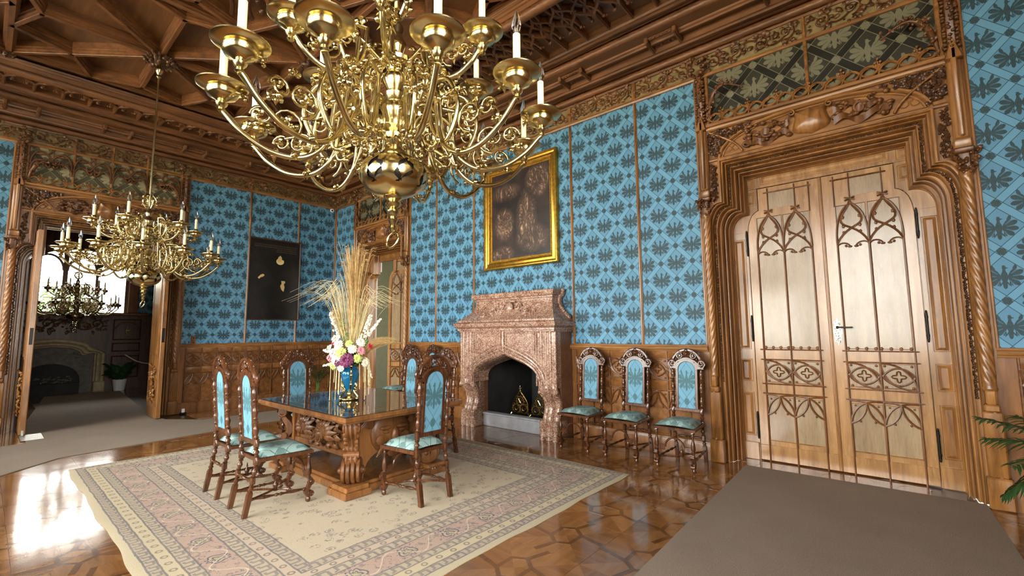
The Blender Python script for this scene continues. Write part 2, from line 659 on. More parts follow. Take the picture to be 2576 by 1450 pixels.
def f_marble_side():
    x, y, z = ecoord()
    v = evec(x, y, z)
    n1 = enoise(v, 5.0, 6, .65, 1.2)
    n2 = enoise(v, 90.0, 3, .7)
    t = eclamp(n1 * .7 + (n2 - .5) * 1.2)
    return {'Base Color': eramp(t, [(0, S(70, 46, 34)), (.4, S(124, 84, 60)), (.8, S(168, 130, 100)), (1, S(190, 160, 130))]), 'Roughness': .3}


MARBLE_S = material('brown marble', f_marble_side)


def parquet_wood(name, lo, hi, ax):
    def f():
        x, y, z = ecoord()
        q = [x * 10.0, y * 10.0, z]
        q[ax] = q[ax] * .1
        o = eobjrand() * 17.0
        v = evec(q[0] + o, q[1] - o, q[2])
        g = enoise(v, 1.6, 5, .6, .5)
        g2 = enoise(v, 12.0, 2)
        wav = enoise(evec(x * .6, y * .6, z) , 3.2, 2, .5)
        t = eclamp((g - .5) * 1.4 + .5 + (g2 - .5) * .3 + (eobjrand() - .5) * .35)
        return {'Base Color': emix(t, lo, hi), 'Roughness': eclamp(.115 + (g2 - .5) * .05), 'Coat Weight': .35, 'Coat Roughness': .07,
                'bump': (wav, .12, .02)}
    return material(name, f)


PQ_A = parquet_wood('parquet oak', S(112, 74, 40), S(158, 112, 66), 0)
PQ_B = parquet_wood('parquet oak cross grain', S(102, 66, 34), S(144, 98, 56), 1)
PQ_C = parquet_wood('parquet walnut inlay', S(80, 50, 26), S(116, 76, 42), 0)
PQ_J = plain('parquet joint', S(58, 34, 16), .3)


def f_carpet():
    x, y, z = ecoord()
    n = enoise(evec(x, y, z), 220.0, 3, .7)
    n2 = enoise(evec(x, y, z), 2.0, 3)
    return {'Base Color': emix(eclamp((n - .5) * 2.6 + .5 + (n2 - .5) * .3), S(108, 94, 82), S(164, 150, 136)), 'Roughness': .95, 'Specular IOR Level': .1,
            'bump': (n, .5, .004)}


CARPET = material('taupe runner carpet', f_carpet)
RUG = (3.46, 8.42, -4.93, -1.1)


def f_rug():
    x, y, z = ecoord()
    wob = (enoise(evec(x, y, z), 7.0, 2) - .5) * .02
    dx = emin(x - RUG[0], RUG[1] - x) + wob
    dy = emin(y - RUG[2], RUG[3] - y) + wob
    e = emin(dx, dy)
    along = E.op('ADD', x * (dy < dx), y * (1.0 - (dy < dx)))
    cream = S(192, 178, 156)
    pink = S(180, 154, 142)
    navy = S(92, 94, 108)
    tan = S(170, 160, 128)
    v = evec(x, y, z)
    pile = enoise(v, 240.0, 2)
    sm = evoro(evec(x, y * .85, z), 10.0, 'F1', 0, .9)
    curl = enoise(v, 30.0, 3, .7, 1.5)
    cellr = evoro(v, 16.0, 'F1', 0, .8)

    def between(a, b): return (e > a) * (e < b)
    sprig = emax((eabs(sm - .30) < .06) * (curl > .50), (sm < .16) * (curl > .46))
    col = emix(sprig * .8, cream, emix(eclamp((curl - .4) * 3.0), S(150, 138, 120), S(92, 94, 106)))
    col = emix((curl > .64) * .5, col, S(150, 140, 124))
    # wide pink border with rosettes and trailing stems
    bor = between(.30, .51)
    st = eabs(efrac(along * 2.6) - .5)
    ros = esq((e - .405) * (e - .405) + (st / 2.6) * (st / 2.6))
    petal = ros + esin(eat(e - .405, st) * 8.0) * .009
    bc = emix((cellr < .32) * (curl > .46), pink, S(140, 128, 126))
    bc = emix(petal < .062, bc, S(186, 166, 146))
    bc = emix(eabs(petal - .062) < .006, bc, navy)
    bc = emix(petal < .030, bc, tan)
    bc = emix(eabs(petal - .030) < .006, bc, navy)
    bc = emix(eabs((e - .405) - esin(along * 16.3) * .08) < .006, bc, S(204, 190, 170))
    bc = emix((curl > .60), bc, S(112, 108, 116))
    col = emix(bor, col, bc)

    def guard(col, a, b, ground, fr):
        m = between(a, b)
        t = efrac(along * fr)
        s2 = (e - a) / (b - a)
        g = emax((eabs(t - .25) < .09) * (s2 > .22), emax((eabs(t - .75) < .09) * (s2 < .78), emax((eabs(s2 - .25) < .10) * (eabs(t - .0) < .2), (eabs(s2 - .78) < .10) * (t > .25) * (t < .75))))
        c2 = emix(g * .62, ground, navy)
        return emix(m, col, c2)

    def dots(col, a, b, ground, ink):
        t = efrac(along * 8.0) - .5
        s2 = (e - (a + b) * .5)
        d = esq(s2 * s2 + (t / 8.0) * (t / 8.0))
        c2 = emix(eabs(d - .018) < .006, ground, ink)
        return emix(between(a, b), col, c2)
    col = guard(col, .06, .13, S(176, 162, 144), 10.0)
    col = dots(col, .13, .22, S(196, 182, 154), S(140, 128, 120))
    col = guard(col, .22, .30, S(182, 168, 148), 9.0)
    col = guard(col, .51, .60, S(182, 168, 148), 9.0)
    col = dots(col, .60, .68, S(190, 172, 154), S(136, 124, 118))
    col = guard(col, .68, .77, S(176, 162, 144), 10.0)
    for q in (.06, .13, .22, .30, .51, .60, .68, .77):
        col = emix((eabs(e - q) < .006) * .75, col, navy)
    col = emix(e < .05, col, S(190, 178, 152))
    fade = enoise(v, 3.0, 4, .6)
    col = emix(eclamp((fade - .35) * 1.6) * .35, col, cream)
    col = emix(eclamp((pile - .5) * 1.8 + .35) * .35, col, S(120, 108, 92))
    return {'Base Color': col, 'Roughness': .95, 'Specular IOR Level': .08, 'bump': (pile, .5, .004)}


RUGM = material('oriental rug pile', f_rug)


def f_sepia():
    x, y, z = ecoord()
    U, V = x - 6.05, z - 3.47
    v = evec(x, y, z)
    n = enoise(v, 3.4, 5, .6, 1.3)
    n2 = enoise(v, 1.7, 4, .6, .8)

    def soft(cx, cy, rx, ry):
        d, e2 = (U - cx) / rx, (V - cy) / ry
        return eclamp(1.5 - (d * d + e2 * e2) * 1.3)
    light = emax(emax(soft(.14, -.10, .22, .50), soft(.26, -.44, .34, .24)), emax(emax(soft(-.34, -.14, .22, .30), soft(.38, .50, .26, .30)), emax(soft(-.30, .40, .34, .16) * .7, soft(-.38, -.66, .26, .16))))
    light = emax(light, soft(.1, -.80, .6, .09) * .8)
    fold = enoise(evec(x * 1.5, y, z * .8), 4.2, 5, .62, 2.6)
    t = eclamp(light * (eabs(fold - .5) * 3.4 + .12) + (n2 - .42) * .55)
    return {'Base Color': eramp(t, [(0, S(28, 20, 18)), (.3, S(74, 56, 46)), (.6, S(140, 112, 90)), (1, S(206, 178, 146))]), 'Roughness': .4}


SEPIA = material('sepia canvas', f_sepia)


def f_black_canvas():
    x, y, z = ecoord()
    n = enoise(evec(x, y, z), 3.0, 5, .65)
    return {'Base Color': emix(eclamp((n - .4) * 2.4), S(18, 16, 15), S(40, 36, 32)), 'Roughness': .42, 'Specular IOR Level': .35}


BLACKC = material('darkened portrait canvas', f_black_canvas)
PFLESH = plain('painted flesh', S(214, 180, 122), .5, 0, .1, 30)
PRUFF = plain('painted ruff', S(226, 206, 140), .5, 0, .08, 60)
PINK_T = plain('faded painted letters', S(92, 74, 48), .5, 0, .3, 60)

# ---------------------------------------------------------------- room shell
STRUCT = dict(kind='structure')


def rope_line(mb, p0, p1, r, lobes=6, pitch=.45, seg=.035, n=40):
    p0, p1 = np.array(p0, float), np.array(p1, float)
    L = np.linalg.norm(p1 - p0)
    m = max(4, int(L / seg))
    d = (p1 - p0) / L
    a = np.array([0, 0, 1.0]) if abs(d[2]) < .9 else np.array([1.0, 0, 0])
    N = np.cross(d, a); N /= np.linalg.norm(N); B = np.cross(d, N)
    t = np.linspace(0, L, m + 1)[:, None]
    th = (np.arange(n) * 2 * PI / n)[None]
    R = r * (.82 + .26 * np.abs(np.cos(lobes * .5 * (th - t * 2 * PI / pitch / 1.0))))
    P = p0 + t[..., None] * d + (R * np.cos(th))[..., None] * N + (R * np.sin(th))[..., None] * B
    mb.grid(P, cv=True)


def foliage(mb, u0, u1, v0, v1, w, seed=1, dens=1.0, r=.008):
    """running carved scrolls with leaves and fruit in the (u,v) rectangle"""
    rd = random.Random(seed)
    H, L = v1 - v0, u1 - u0
    k = max(1, int(round(L / (H * 1.25))))
    st = L / k
    vm = (v0 + v1) / 2
    u = np.linspace(u0, u1, k * 8 + 1)
    mb.tube(np.c_[u, vm + np.cos((u - u0) / st * PI) * H * .33, np.full(len(u), w + .012)], r * 1.2, 5)
    for i in range(k):
        cu = u0 + (i + .5) * st
        sg = 1 if i % 2 else -1
        sp = spiral(cu, vm + sg * H * .06, H * .36, H * .08, -sg * PI / 2, sg * 1.35, 18)
        wv = w + .012 + .02 * np.linspace(0, 1, 18)
        mb.tube(np.c_[sp, wv], np.linspace(r * 1.3, r * .8, 18), 5)
        mb.blob((cu, vm + sg * H * .06, w + .03), (H * .1, H * .1, .02), 6, 4)
        for q in range(int(15 * dens)):
            a = rd.uniform(0, 2 * PI)
            rr = H * rd.uniform(.22, .46)
            c = np.array([cu + math.cos(a) * rr * 1.15, vm + math.sin(a) * rr, w + rd.uniform(.0, .012)])
            c[1] = min(max(c[1], v0 + H * .08), v1 - H * .08)
            a2 = a + rd.uniform(-1.2, 1.2)
            ln = H * rd.uniform(.2, .36)
            mb.leaf(c, c + np.array([math.cos(a2) * ln, math.sin(a2) * ln, rd.uniform(.004, .03)]), ln * .30, (0, 0, 1), .25, 4)
        for q in range(int(7 * dens)):
            mb.blob((cu + rd.uniform(-.45, .45) * st, vm + rd.uniform(-.4, .4) * H, w + rd.uniform(.008, .025)), H * rd.uniform(.045, .08), 5, 4)


# floor with parquet tiles
fl = MB()
fl.box(-7, ROOM_X + .4, ROOM_Y - .4, 4.2, -.12, -.0035)
floor = fl.build('floor', PQ_J, smooth=0, **STRUCT)
TL = .60


def tile_mesh():
    mb = MB()
    h = TL / 2 - .0006
    q = h * .998
    for k in range(4):
        a = PI / 2 * k
        c, s_ = math.cos(a), math.sin(a)
        mb.mi = k % 2
        p = [(0, 0), (q, -q), (q, q)]
        mb.prism([(c * x - s_ * y, s_ * x + c * y) for x, y in p], -.004, 0.0)
    mb.mi = 2

    def strip(pts, wd=.018, z=.0006):
        for a, b in zip(pts[:-1], pts[1:]):
            mb.zi = getattr(mb, 'zi', 0) + 1
            a, b = np.array(a), np.array(b)
            d = (b - a) / np.linalg.norm(b - a)
            n = np.array([-d[1], d[0]]) * wd
            mb.prism([a - n - d * wd * .6, b - n + d * wd * .6, b + n + d * wd * .6, a + n - d * wd * .6], -.001, z + mb.zi * .00008)
    g = h * .50
    hexa = [(-g * .95, 0), (-g * .42, g * .62), (g * .62, g * .62), (g * .95, 0), (g * .42, -g * .62), (-g * .62, -g * .62), (-g * .95, 0)]
    strip(hexa, .015)
    strip([(-g * .42, g * .62), (-g * .1, h)], z=.0003)
    strip([(g * .42, -g * .62), (g * .1, -h)], z=.0003)
    strip([(g * .95, 0), (h, -g * .35)], z=.0003)
    strip([(-g * .95, 0), (-h, g * .35)], z=.0003)
    return mb


t0 = None
rd = random.Random(3)
nt = 0
for i in range(-12, 22):
    for j in range(-16, 2):
        x, y = (i + .5) * TL, (j + .5) * TL - .03
        inside = (-.3 < x < ROOM_X and -6.1 < y < -.05) or (-6.4 < x < -.2 and -5.4 < y < -2.4) or (9.1 < x < 11.1 and -.3 < y < .4) or (1.2 < x < 2.9 and 0 < y < .9)
        if RUG[0] + .35 < x < RUG[1] - .35 and RUG[2] + .35 < y < RUG[3] - .35: inside = False
        if 9.6 < x < 10.9 and -5.5 < y < -.5: inside = False
        if x < 2.2 and x > -4.5 and -5.0 < y < -2.9 : inside = False
        if not inside: continue
        M = Matrix.Translation((x, y, 0)) @ Matrix.Rotation(rd.choice((0, 1, 2, 3)) * PI / 2, 4, 'Z') @ Matrix.Rotation(rd.uniform(-.0012, .0012), 4, 'X')
        if t0 is None:
            t0 = tile_mesh().build('parquet_tile', [PQ_A, PQ_B, PQ_C], floor, smooth=0)
            t0.matrix_local = M
        elif nt < 298:
            place(t0, 'parquet_tile', floor, M)
        nt += 1


def slab_with_holes(mb, u0, u1, top, holes, w0, w1):
    u = u0
    for a, b, h in sorted(holes):
        mb.box(u, a, 0, top, w0, w1)
        mb.box(a, b, h, top, w0, w1)
        u = b
    mb.box(u, u1, 0, top, w0, w1)


TB, TLF = T_back(), T_left()
UC_BIG, UC_SMALL, UC_LEFT = 10.12, 2.02, -4.33
SML = .88      # the small portal is narrower
mb = MB(TB); slab_with_holes(mb, -.4, ROOM_X + .4, 5.5, [(UC_BIG - 1.1, UC_BIG + 1.1, 3.6), (UC_SMALL - .95, UC_SMALL + .95, 3.6), (5.42, 6.68, 1.2)], -.4, 0)
wall_back = mb.build('wall_back', W_FRAME, smooth=0, **STRUCT)
mb = MB(TLF); slab_with_holes(mb, ROOM_Y, 0, 5.5, [(UC_LEFT - 1.1, UC_LEFT + 1.1, 3.6)], -.4, 0)
wall_left = mb.build('wall_left', W_FRAME, smooth=0, **STRUCT)


# walls behind the camera, with open windows, some added for more light
def window_wall(name, wins, length, T, nm):
    mb = MB(T)
    hs = [(c - 1.15, c + 1.15) for c in wins]
    u = 0
    for a, b in hs:
        mb.box(u, a, 0, 5.5, -.4, 0)
        mb.box(a, b, 0, .95, -.4, 0); mb.box(a, b, 4.35, 5.5, -.4, 0)
        u = b
    mb.box(u, length, 0, 5.5, -.4, 0)
    wl = mb.build(name, W_FRAME, smooth=0, **STRUCT)
    for i, (a, b) in enumerate(hs):
        f = MB(T)
        for q in (a, a + .74, a + 1.5, b - .06): f.box(q, q + .06, .95, 4.35, -.2, -.08)
        for q in (.95, 2.0, 3.1, 4.29): f.box(a, b, q, q + .06, -.19, -.09)
        fo = f.build(nm % (i + 1), W_FRAME, smooth=0, **STRUCT)
        f = MB(T); f.box(a, b, .95, 4.35, -.142, -.138); f.build('window_pane', PANE, fo, 0)
    return wl


wall_front = window_wall('wall_front', [ROOM_X - x for x in reversed(WIN_F)], ROOM_X, tf(ROOM_X, ROOM_Y, 0, (-1, 0, 0), (0, 0, 1), (0, 1, 0)), 'window_%d')
wall_right = window_wall('wall_right', [5.6], 8.7, tf(ROOM_X, 0, 0, (0, -1, 0), (0, 0, 1), (-1, 0, 0)), 'window_1%d')  # unseen window added here for more fill light

# wallpaper fields with battens, frieze, rail, wainscot ---------------------------------
Z_RAIL, Z_PAP, Z_FR0, Z_FR1 = 1.315, 4.655, 4.70, 4.93


def moulding(mb, u0, u1, prof):
    """prof: list of (v, w) swept along u"""
    P = [[(u, v, w_) for v, w_ in prof] for u in (u0, u1)]
    mb.grid(P)
    for u in (u0, u1):
        mb.add([(u, v, w_) for v, w_ in prof], [tuple(range(len(prof)))])


def field(T, wall, paper, u0, u1, battens, seed):
    mb = MB(T)
    cuts = [u0] + battens + [u1]
    for a, b in zip(cuts[:-1], cuts[1:]):
        m = MB(T)
        m.box(a + .004, b - .004, Z_RAIL + .006, Z_PAP, 0, .006)
        m.build('wallpaper_panel', paper, wall, smooth=0)
        f = MB(T); foliage(f, a + .02, b - .02, Z_FR0, Z_FR1, .012, seed + int(a * 10))
        f.build('frieze_carving', W_CARVE, wall, smooth=50)
        f = MB(T); f.box(a, b, Z_FR0 - .01, Z_FR1 + .02, 0, .01)
        f.build('frieze_ground', CREAM, wall, smooth=0)
    for a in battens:
        m = MB(T)
        m.box(a - .022, a + .022, Z_RAIL, Z_PAP, .004, .018, .005); m.box(a - .011, a + .011, Z_RAIL, Z_PAP, .016, .03, .008)
        m.box(a - .03, a + .03, Z_FR0 - .02, Z_FR1 + .02, .004, .03, .008)
        m.build('wall_batten', W_FRAME, wall)
    for a in (u0 + .012, u1 - .012):
        m = MB(T); m.box(a - .012, a + .012, Z_RAIL, Z_PAP, .004, .02, .006)
        m.build('wall_batten', W_FRAME, wall)
    m = MB(T)
    moulding(m, u0, u1, [(Z_PAP - .012, .006), (Z_PAP - .012, .03), (Z_PAP + .01, .04), (Z_PAP + .015, .055), (Z_PAP + .035, .055), (Z_PAP + .045, .02), (Z_PAP + .045, .006)])
    m.build('frieze_moulding', W_FRAME_H if T is TB else W_FRAME_Y, wall)
    m = MB(T)
    moulding(m, u0, u1, [(1.255, .012), (1.255, .03), (1.275, .034), (1.28, .05), (1.31, .055), (1.318, .035), (1.335, .03), (1.34, .004)])
    m.build('dado_rail', W_FRAME_H if T is TB else W_FRAME_Y, wall)


LT = .268


def tracery_low(mb, u0, L, r=.0075, w=.0, sc=1.0):
    """one light of the blind tracery under z = 1.28: eye with quatrefoil, then leaf-shaped arch"""
    def cv(p, rr=r): mb.tube(w3(np.c_[u0 + np.array(p)[:, 0] * L, np.array(p)[:, 1]], w), rr, 5, caps=False)
    for mir in (0, 1):
        f = (lambda P: [((1 - a) if mir else a, b) for a, b in P])
        cv(bez(*f([(0, 1.15), (.06, .95), (.5, .90), (1, .895)]), n=10)) if not mir else None
        cv(bez(*f([(0, .93), (.2, 1.10), (.55, 1.155), (1, 1.155)]), n=10)) if mir else None
        cv(bez(*f([(0, .54), (.06, .66), (.3, .73), (.5, .745)]), n=9))
        cv(bez(*f([(0, .53), (.3, .56), (.48, .64), (.5, .745)]), n=9))
        cv(bez(*f([(0, .762), (.25, .762), (.42, .755), (.5, .745)]), n=6), r * .8)
        mb.blob((u0 + L * (.72 if mir else .28), .555, w + .004), (.010, .014, .008), 5, 4)
        mb.blob((u0 + L * (.84 if mir else .16), .715, w + .004), (.010, .012, .006), 5, 4)
    for s_ in (-1, 1):
        cv(bez((.04, 1.025), (.3, 1.025 + s_ * .115), (.7, 1.025 + s_ * .115), (.96, 1.025), n=10))
    t = np.linspace(0, 2 * PI, 24, endpoint=False)
    rr = .040 + .017 * np.cos(4 * t)
    mb.tube(w3(np.c_[u0 + L / 2 + rr * np.cos(t), 1.025 + rr * np.sin(t)], w), r * .6, 4, closed=True)
    for a, b in ((.12, 1.13), (.88, 1.13), (.12, .92), (.88, .92)):
        mb.blob((u0 + L * a, b, w), (.014, .014, .006), 5, 4)


def wains_unit():
    mb = MB()
    L = LT
    mb.box(0, L, .2, 1.262, 0, .004)
    for z0, z1 in ((.77, .89), (1.16, 1.262)): mb.box(0, L, z0, z1, 0, .013, .003)
    mb.box(0, L, .2, .235, 0, .014, .004)
    mb.mi = 1
    for z in (1.16, .89, .77):
        mb.tube([(-.004, z, .015), (L + .004, z, .015)], .008, 6, caps=False)
    mb.tube([(0, .21, .014), (0, .60, .014), (0, 1.26, .014)], [.016, .012, .009], 6, caps=False)
    tracery_low(mb, 0, L, .0105, .015)
    return mb


wu = wains_unit()
WU = None


def wains(T, wall, u0, n, a0, a1, mat=W_WAINS):
    """n tracery units from u0; plain board from a0 to a1 behind; base"""
    global WU
    m = MB(T)
    m.box(a0, a1, .0, 1.262, 0, .004)
    m.build('wainscot_board', mat, wall, smooth=0)
    m = MB(T)
    moulding(m, a0, a1, [(0, 0), (0, .03), (.165, .03), (.185, .022), (.2, .018), (.205, 0)])
    m.build('baseboard', mat, wall)
    for i in range(n):
        M = Matrix(T.tolist()) @ Matrix.Translation((u0 + i * LT, 0, .003))
        if WU is None:
            WU = wu.build('tracery_panel', [mat, W_CARVE], wall, smooth=50); WU.matrix_local = M  # bars coloured darker than the field, painted shade to strengthen the relief
        else:
            place(WU, 'tracery_panel', wall, M)
    m = MB(T); m.box(u0 + n * LT - .009, u0 + n * LT + .009, .2, 1.262, 0, .02, .006)
    m.build('wainscot_stile', mat, wall)


field(TB, wall_back, PAPER_B, 0.02, UC_SMALL - 1.07, [], 11)
field(TB, wall_back, PAPER_B, UC_SMALL + 1.07, UC_BIG - 1.18, [3.93, 4.97, 7.06, 8.12], 23)
field(TB, wall_back, PAPER_B, UC_BIG + 1.18, ROOM_X, [], 31)
field(TLF, wall_left, PAPER_L, UC_LEFT + 1.18, -.02, [-2.0, -.94], 41)
field(TLF, wall_left, PAPER_L, ROOM_Y, UC_LEFT - 1.18, [-6.6], 47)
wains(TB, wall_back, 3.22, 7, UC_SMALL + 1.07, 5.08)
wains(TB, wall_back, 7.09, 6, 7.02, UC_BIG - 1.18)
wains(TB, wall_back, UC_BIG + 1.30, 1, UC_BIG + 1.18, ROOM_X)
wains(TB, wall_back, .16, 2, 0, UC_SMALL - 1.07)
wains(TLF, wall_left, -3.04, 11, UC_LEFT + 1.18, 0)
wains(TLF, wall_left, -6.4, 3, ROOM_Y, UC_LEFT - 1.18)

# ---------------------------------------------------------------- ceiling
cl = MB()
cl.box(-.4, ROOM_X + .4, ROOM_Y - .4, .4, 5.44, 5.6)
ceiling = cl.build('ceiling', W_CPAN, smooth=0, **STRUCT)
DX, DY = ROOM_X, -ROOM_Y


def ring_pts(d, z): return [(d, -d, z), (DX - d, -d, z), (DX - d, -(DY - d), z), (d, -(DY - d), z)]


def ring(name, prof, mat, smooth=25):
    for k in range(4):
        mb = MB()
        P = []
        for d, z in prof:
            r = ring_pts(d, z)
            P.append([r[k], r[(k + 1) % 4]])
        mb.grid(P)
        mb.build(name, mat[k % 2], ceiling, smooth)


CW = (W_CEIL, W_CEIL_Y)
CP = (W_CPAN, W_CPAN)
ring('cornice_moulding', [(0, 4.925), (.03, 4.93), (.035, 4.955), (.02, 4.96), (.02, 4.985), (0, 4.99)], CW)
ring('cornice_beam', [(0, 5.06), (.10, 5.06), (.11, 5.045), (.165, 5.04), (.17, 5.05), (.19, 5.055), (.195, 5.03), (.22, 5.02), (.265, 5.02), (.27, 5.045), (.29, 5.05), (.30, 5.135)], CW)
ring('soffit_panel', [(.29, 5.132), (.62, 5.132)], CP)
ring('soffit_moulding', [(.395, 5.132), (.40, 5.11), (.418, 5.10), (.422, 5.08), (.448, 5.078), (.452, 5.10), (.47, 5.11), (.475, 5.132)], CW)
ring('inner_beam', [(.55, 5.132), (.56, 5.14), (.565, 5.24), (.68, 5.24), (.685, 5.215), (.71, 5.21), (.715, 5.235), (.735, 5.235), (.74, 5.205), (.78, 5.20), (.785, 5.23), (.81, 5.235), (.82, 5.26), (.84, 5.27), (.845, 5.33)], CW)
ring('bay_panel', [(.83, 5.33), (1.80, 5.33)], CP)
ring('field_beam', [(1.78, 5.33), (1.785, 5.22), (1.80, 5.20), (1.82, 5.20), (1.83, 5.15), (1.86, 5.14), (1.87, 5.08), (1.99, 5.08), (1.995, 5.13), (2.01, 5.135), (2.015, 5.16), (2.03, 5.165), (2.035, 5.19)], CW)
for d, z, r, p in ((.052, 5.01, .046, .5), (.62, 5.185, .05, .5), (1.93, 5.055, .055, .5)):
    q = ring_pts(d, z)
    for k in range(4):
        if d > .5 or k in (0, 3) or True:
            mb = MB(); rope_line(mb, q[k], q[(k + 1) % 4], r, 8, .75)
            mb.build('rope_moulding', CW[k % 2], ceiling, 60)


def side_M(k, s, d=0.0):
    """matrix at distance s along side k: local x along the side, y into the room"""
    if k == 0: return Matrix.Translation((s, 0, 0)) @ Matrix.Rotation(0, 4, 'Z') @ Matrix.Scale(-1, 4, (0, 1, 0))
    if k == 3: return Matrix.Translation((0, -s, 0)) @ Matrix.Rotation(-PI / 2, 4, 'Z')
    if k == 1: return Matrix.Translation((DX, -s, 0)) @ Matrix.Rotation(-PI / 2, 4, 'Z') @ Matrix.Scale(-1, 4, (0, 1, 0))
    return Matrix.Translation((s, -DY, 0))


def many(mb, name, mat, Ms, parent, smooth=40):
    o = mb.build(name, mat, parent, smooth)
    o.matrix_local = Ms[0]
    for M in Ms[1:]: place(o, name, parent, M)
    return o


# soffit: pairs of cross ribs with a little tracery grid between them
mb = MB()
mb.box(-.026, .026, .29, .56, 5.06, 5.135, .01); mb.box(-.014, .014, .29, .56, 5.045, 5.065, .005)
step = 1.295
sb = [7.425 + step * k for k in range(-5, 4)]
Ms = [side_M(0, b + e) for b in sb if .6 < b < DX - .6 for e in (-.175, .175)]
lb = [4.35 + 1.15 * k for k in range(-3, 3)]
Ms += [side_M(3, b + e) for b in lb if .6 < b < 6.3 for e in (-.18, .18)]
many(mb, 'soffit_rib', W_CEIL, Ms, ceiling)
mb = MB()
for q in (.315, .36, .385, .51, .54):
    mb.tube([(-.17, q, 5.115), (.17, q, 5.115)], .008, 5)
for x in (-.12, -.07, -.02, .03, .08, .13):
    mb.tube([(x, .3, 5.118), (x, .39, 5.118)], .007, 5); mb.tube([(x, .49, 5.118), (x, .55, 5.118)], .007, 5)
    mb.blob((x + .01, .34, 5.11), (.018, .018, .014), 5, 4); mb.blob((x - .01, .52, 5.11), (.018, .018, .014), 5, 4)
Ms = [side_M(0, b) for b in sb if .6 < b < DX - .6] + [side_M(3, b) for b in lb if .6 < b < 6.3]
many(mb, 'soffit_tracery', W_CEIL, Ms, ceiling)
# bay: ribs with mouchette tracery and hanging flowers
BS = .311
mb = MB()
mb.box(-.022, .022, .84, 1.80, 5.25, 5.335, .008); mb.box(-.012, .012, .84, 1.80, 5.235, 5.26, .005)
bx = [6.34 + BS * k for k in range(-17, 16)]
by = [3.85 + BS * k for k in range(-9, 8)]
many(mb, 'bay_rib', W_CEIL, [side_M(0, b) for b in bx] + [side_M(3, b) for b in by], ceiling)
mb = MB()
h = BS / 2
for sx in (-1, 1):
    for (P, rr) in (([(sx * h, 1.18), (sx * h * .9, 1.32), (sx * h * .1, 1.30), (0, 1.42)], .022), ([(sx * h, 1.64), (sx * h * .9, 1.50), (sx * h * .1, 1.54), (0, 1.42)], .022),
                    ([(sx * h, 1.42), (sx * h * .6, 1.36), (sx * h * .4, 1.24), (sx * h * .5, 1.14)], .018), ([(sx * h, 1.42), (sx * h * .6, 1.5), (sx * h * .4, 1.62), (sx * h * .5, 1.72)], .018)):
        p = bez(*P, n=10)
        mb.tube(np.c_[p, np.full(10, 5.262)], [rr * .9] + [rr * 1.3] * 8 + [rr * .9], 6, sq=1.7)
    mb.blob((sx * h * .5, 1.12, 5.25), .026, 6, 4); mb.blob((sx * h * .5, 1.74, 5.25), .026, 6, 4)
    mb.blob((sx * h * .3, 1.10, 5.25), .016, 5, 4)
for q in range(6):
    a = q * PI / 3
    mb.blob((math.cos(a) * .03, 1.42 + math.sin(a) * .03, 5.235), (.02, .02, .016), 5, 4)
many(mb, 'bay_tracery', W_CEIL, [side_M(0, b + h) for b in bx] + [side_M(3, b + h) for b in by], ceiling, 60)


# star coffers
def bar(mb, a, b, wd=.05, z1=5.43, z0=5.24):
    a, b = np.array(a, float), np.array(b, float)
    d = (b - a) / np.linalg.norm(b - a)
    n = np.array([-d[1], d[0]])
    a = a - d * wd * .3; b = b + d * wd * .3
    pr = [(-wd, z1), (-wd, z0 + .075), (-wd * .78, z0 + .07), (-wd * .78, z0 + .04), (-wd * .5, z0 + .035), (-wd * .5, z0 + .006), (-wd * .42, z0), (wd * .42, z0), (wd * .5, z0 + .006), (wd * .5, z0 + .035), (wd * .78, z0 + .04), (wd * .78, z0 + .07), (wd, z0 + .075), (wd, z1)]
    P = [[(*(e + n * o), z) for o, z in pr] for e in (a, b)]
    mb.grid(P)
    for e in (a, b):
        mb.add([(*(e + n * o), z) for o, z in pr], [tuple(range(len(pr)))])


def rib(a, b, wd=.05, **k):
    m = MB(); bar(m, a, b, wd, **k)
    return m.build('ceiling_rib', W_CEIL if abs(b[0] - a[0]) > abs(b[1] - a[1]) else W_CEIL_Y, ceiling, 30)


def cpanel(poly, z=5.40):
    m = MB()
    c = np.mean(poly, 0)
    m.prism([c + (np.array(p) - c) * .97 for p in poly], 5.44, z, .012)
    return m.build('ceiling_panel', W_CPAN, ceiling, 20)


def boss(x, y, r, z, n=34, seed=1, name='ceiling_boss'):
    rd = random.Random(seed)
    m = MB()
    m.blob((x, y, z + r * .5), (r * .8, r * .8, r * .6), 10, 6)
    for i in range(n):
        a = rd.uniform(0, 2 * PI); q = r * math.sqrt(rd.uniform(.05, 1))
        p = np.array([x + math.cos(a) * q, y + math.sin(a) * q, z + r * .35 * (q / r) ** 2 + rd.uniform(-.02, .02)])
        m.blob(p, r * rd.uniform(.13, .24), 6, 4)
        m.leaf(p, p + np.array([math.cos(a) * r * .35, math.sin(a) * r * .35, rd.uniform(-.04, .05)]), r * .1, (0, 0, -1), .3, 4)
    return m.build(name, W_CARVE_D, ceiling, 60)


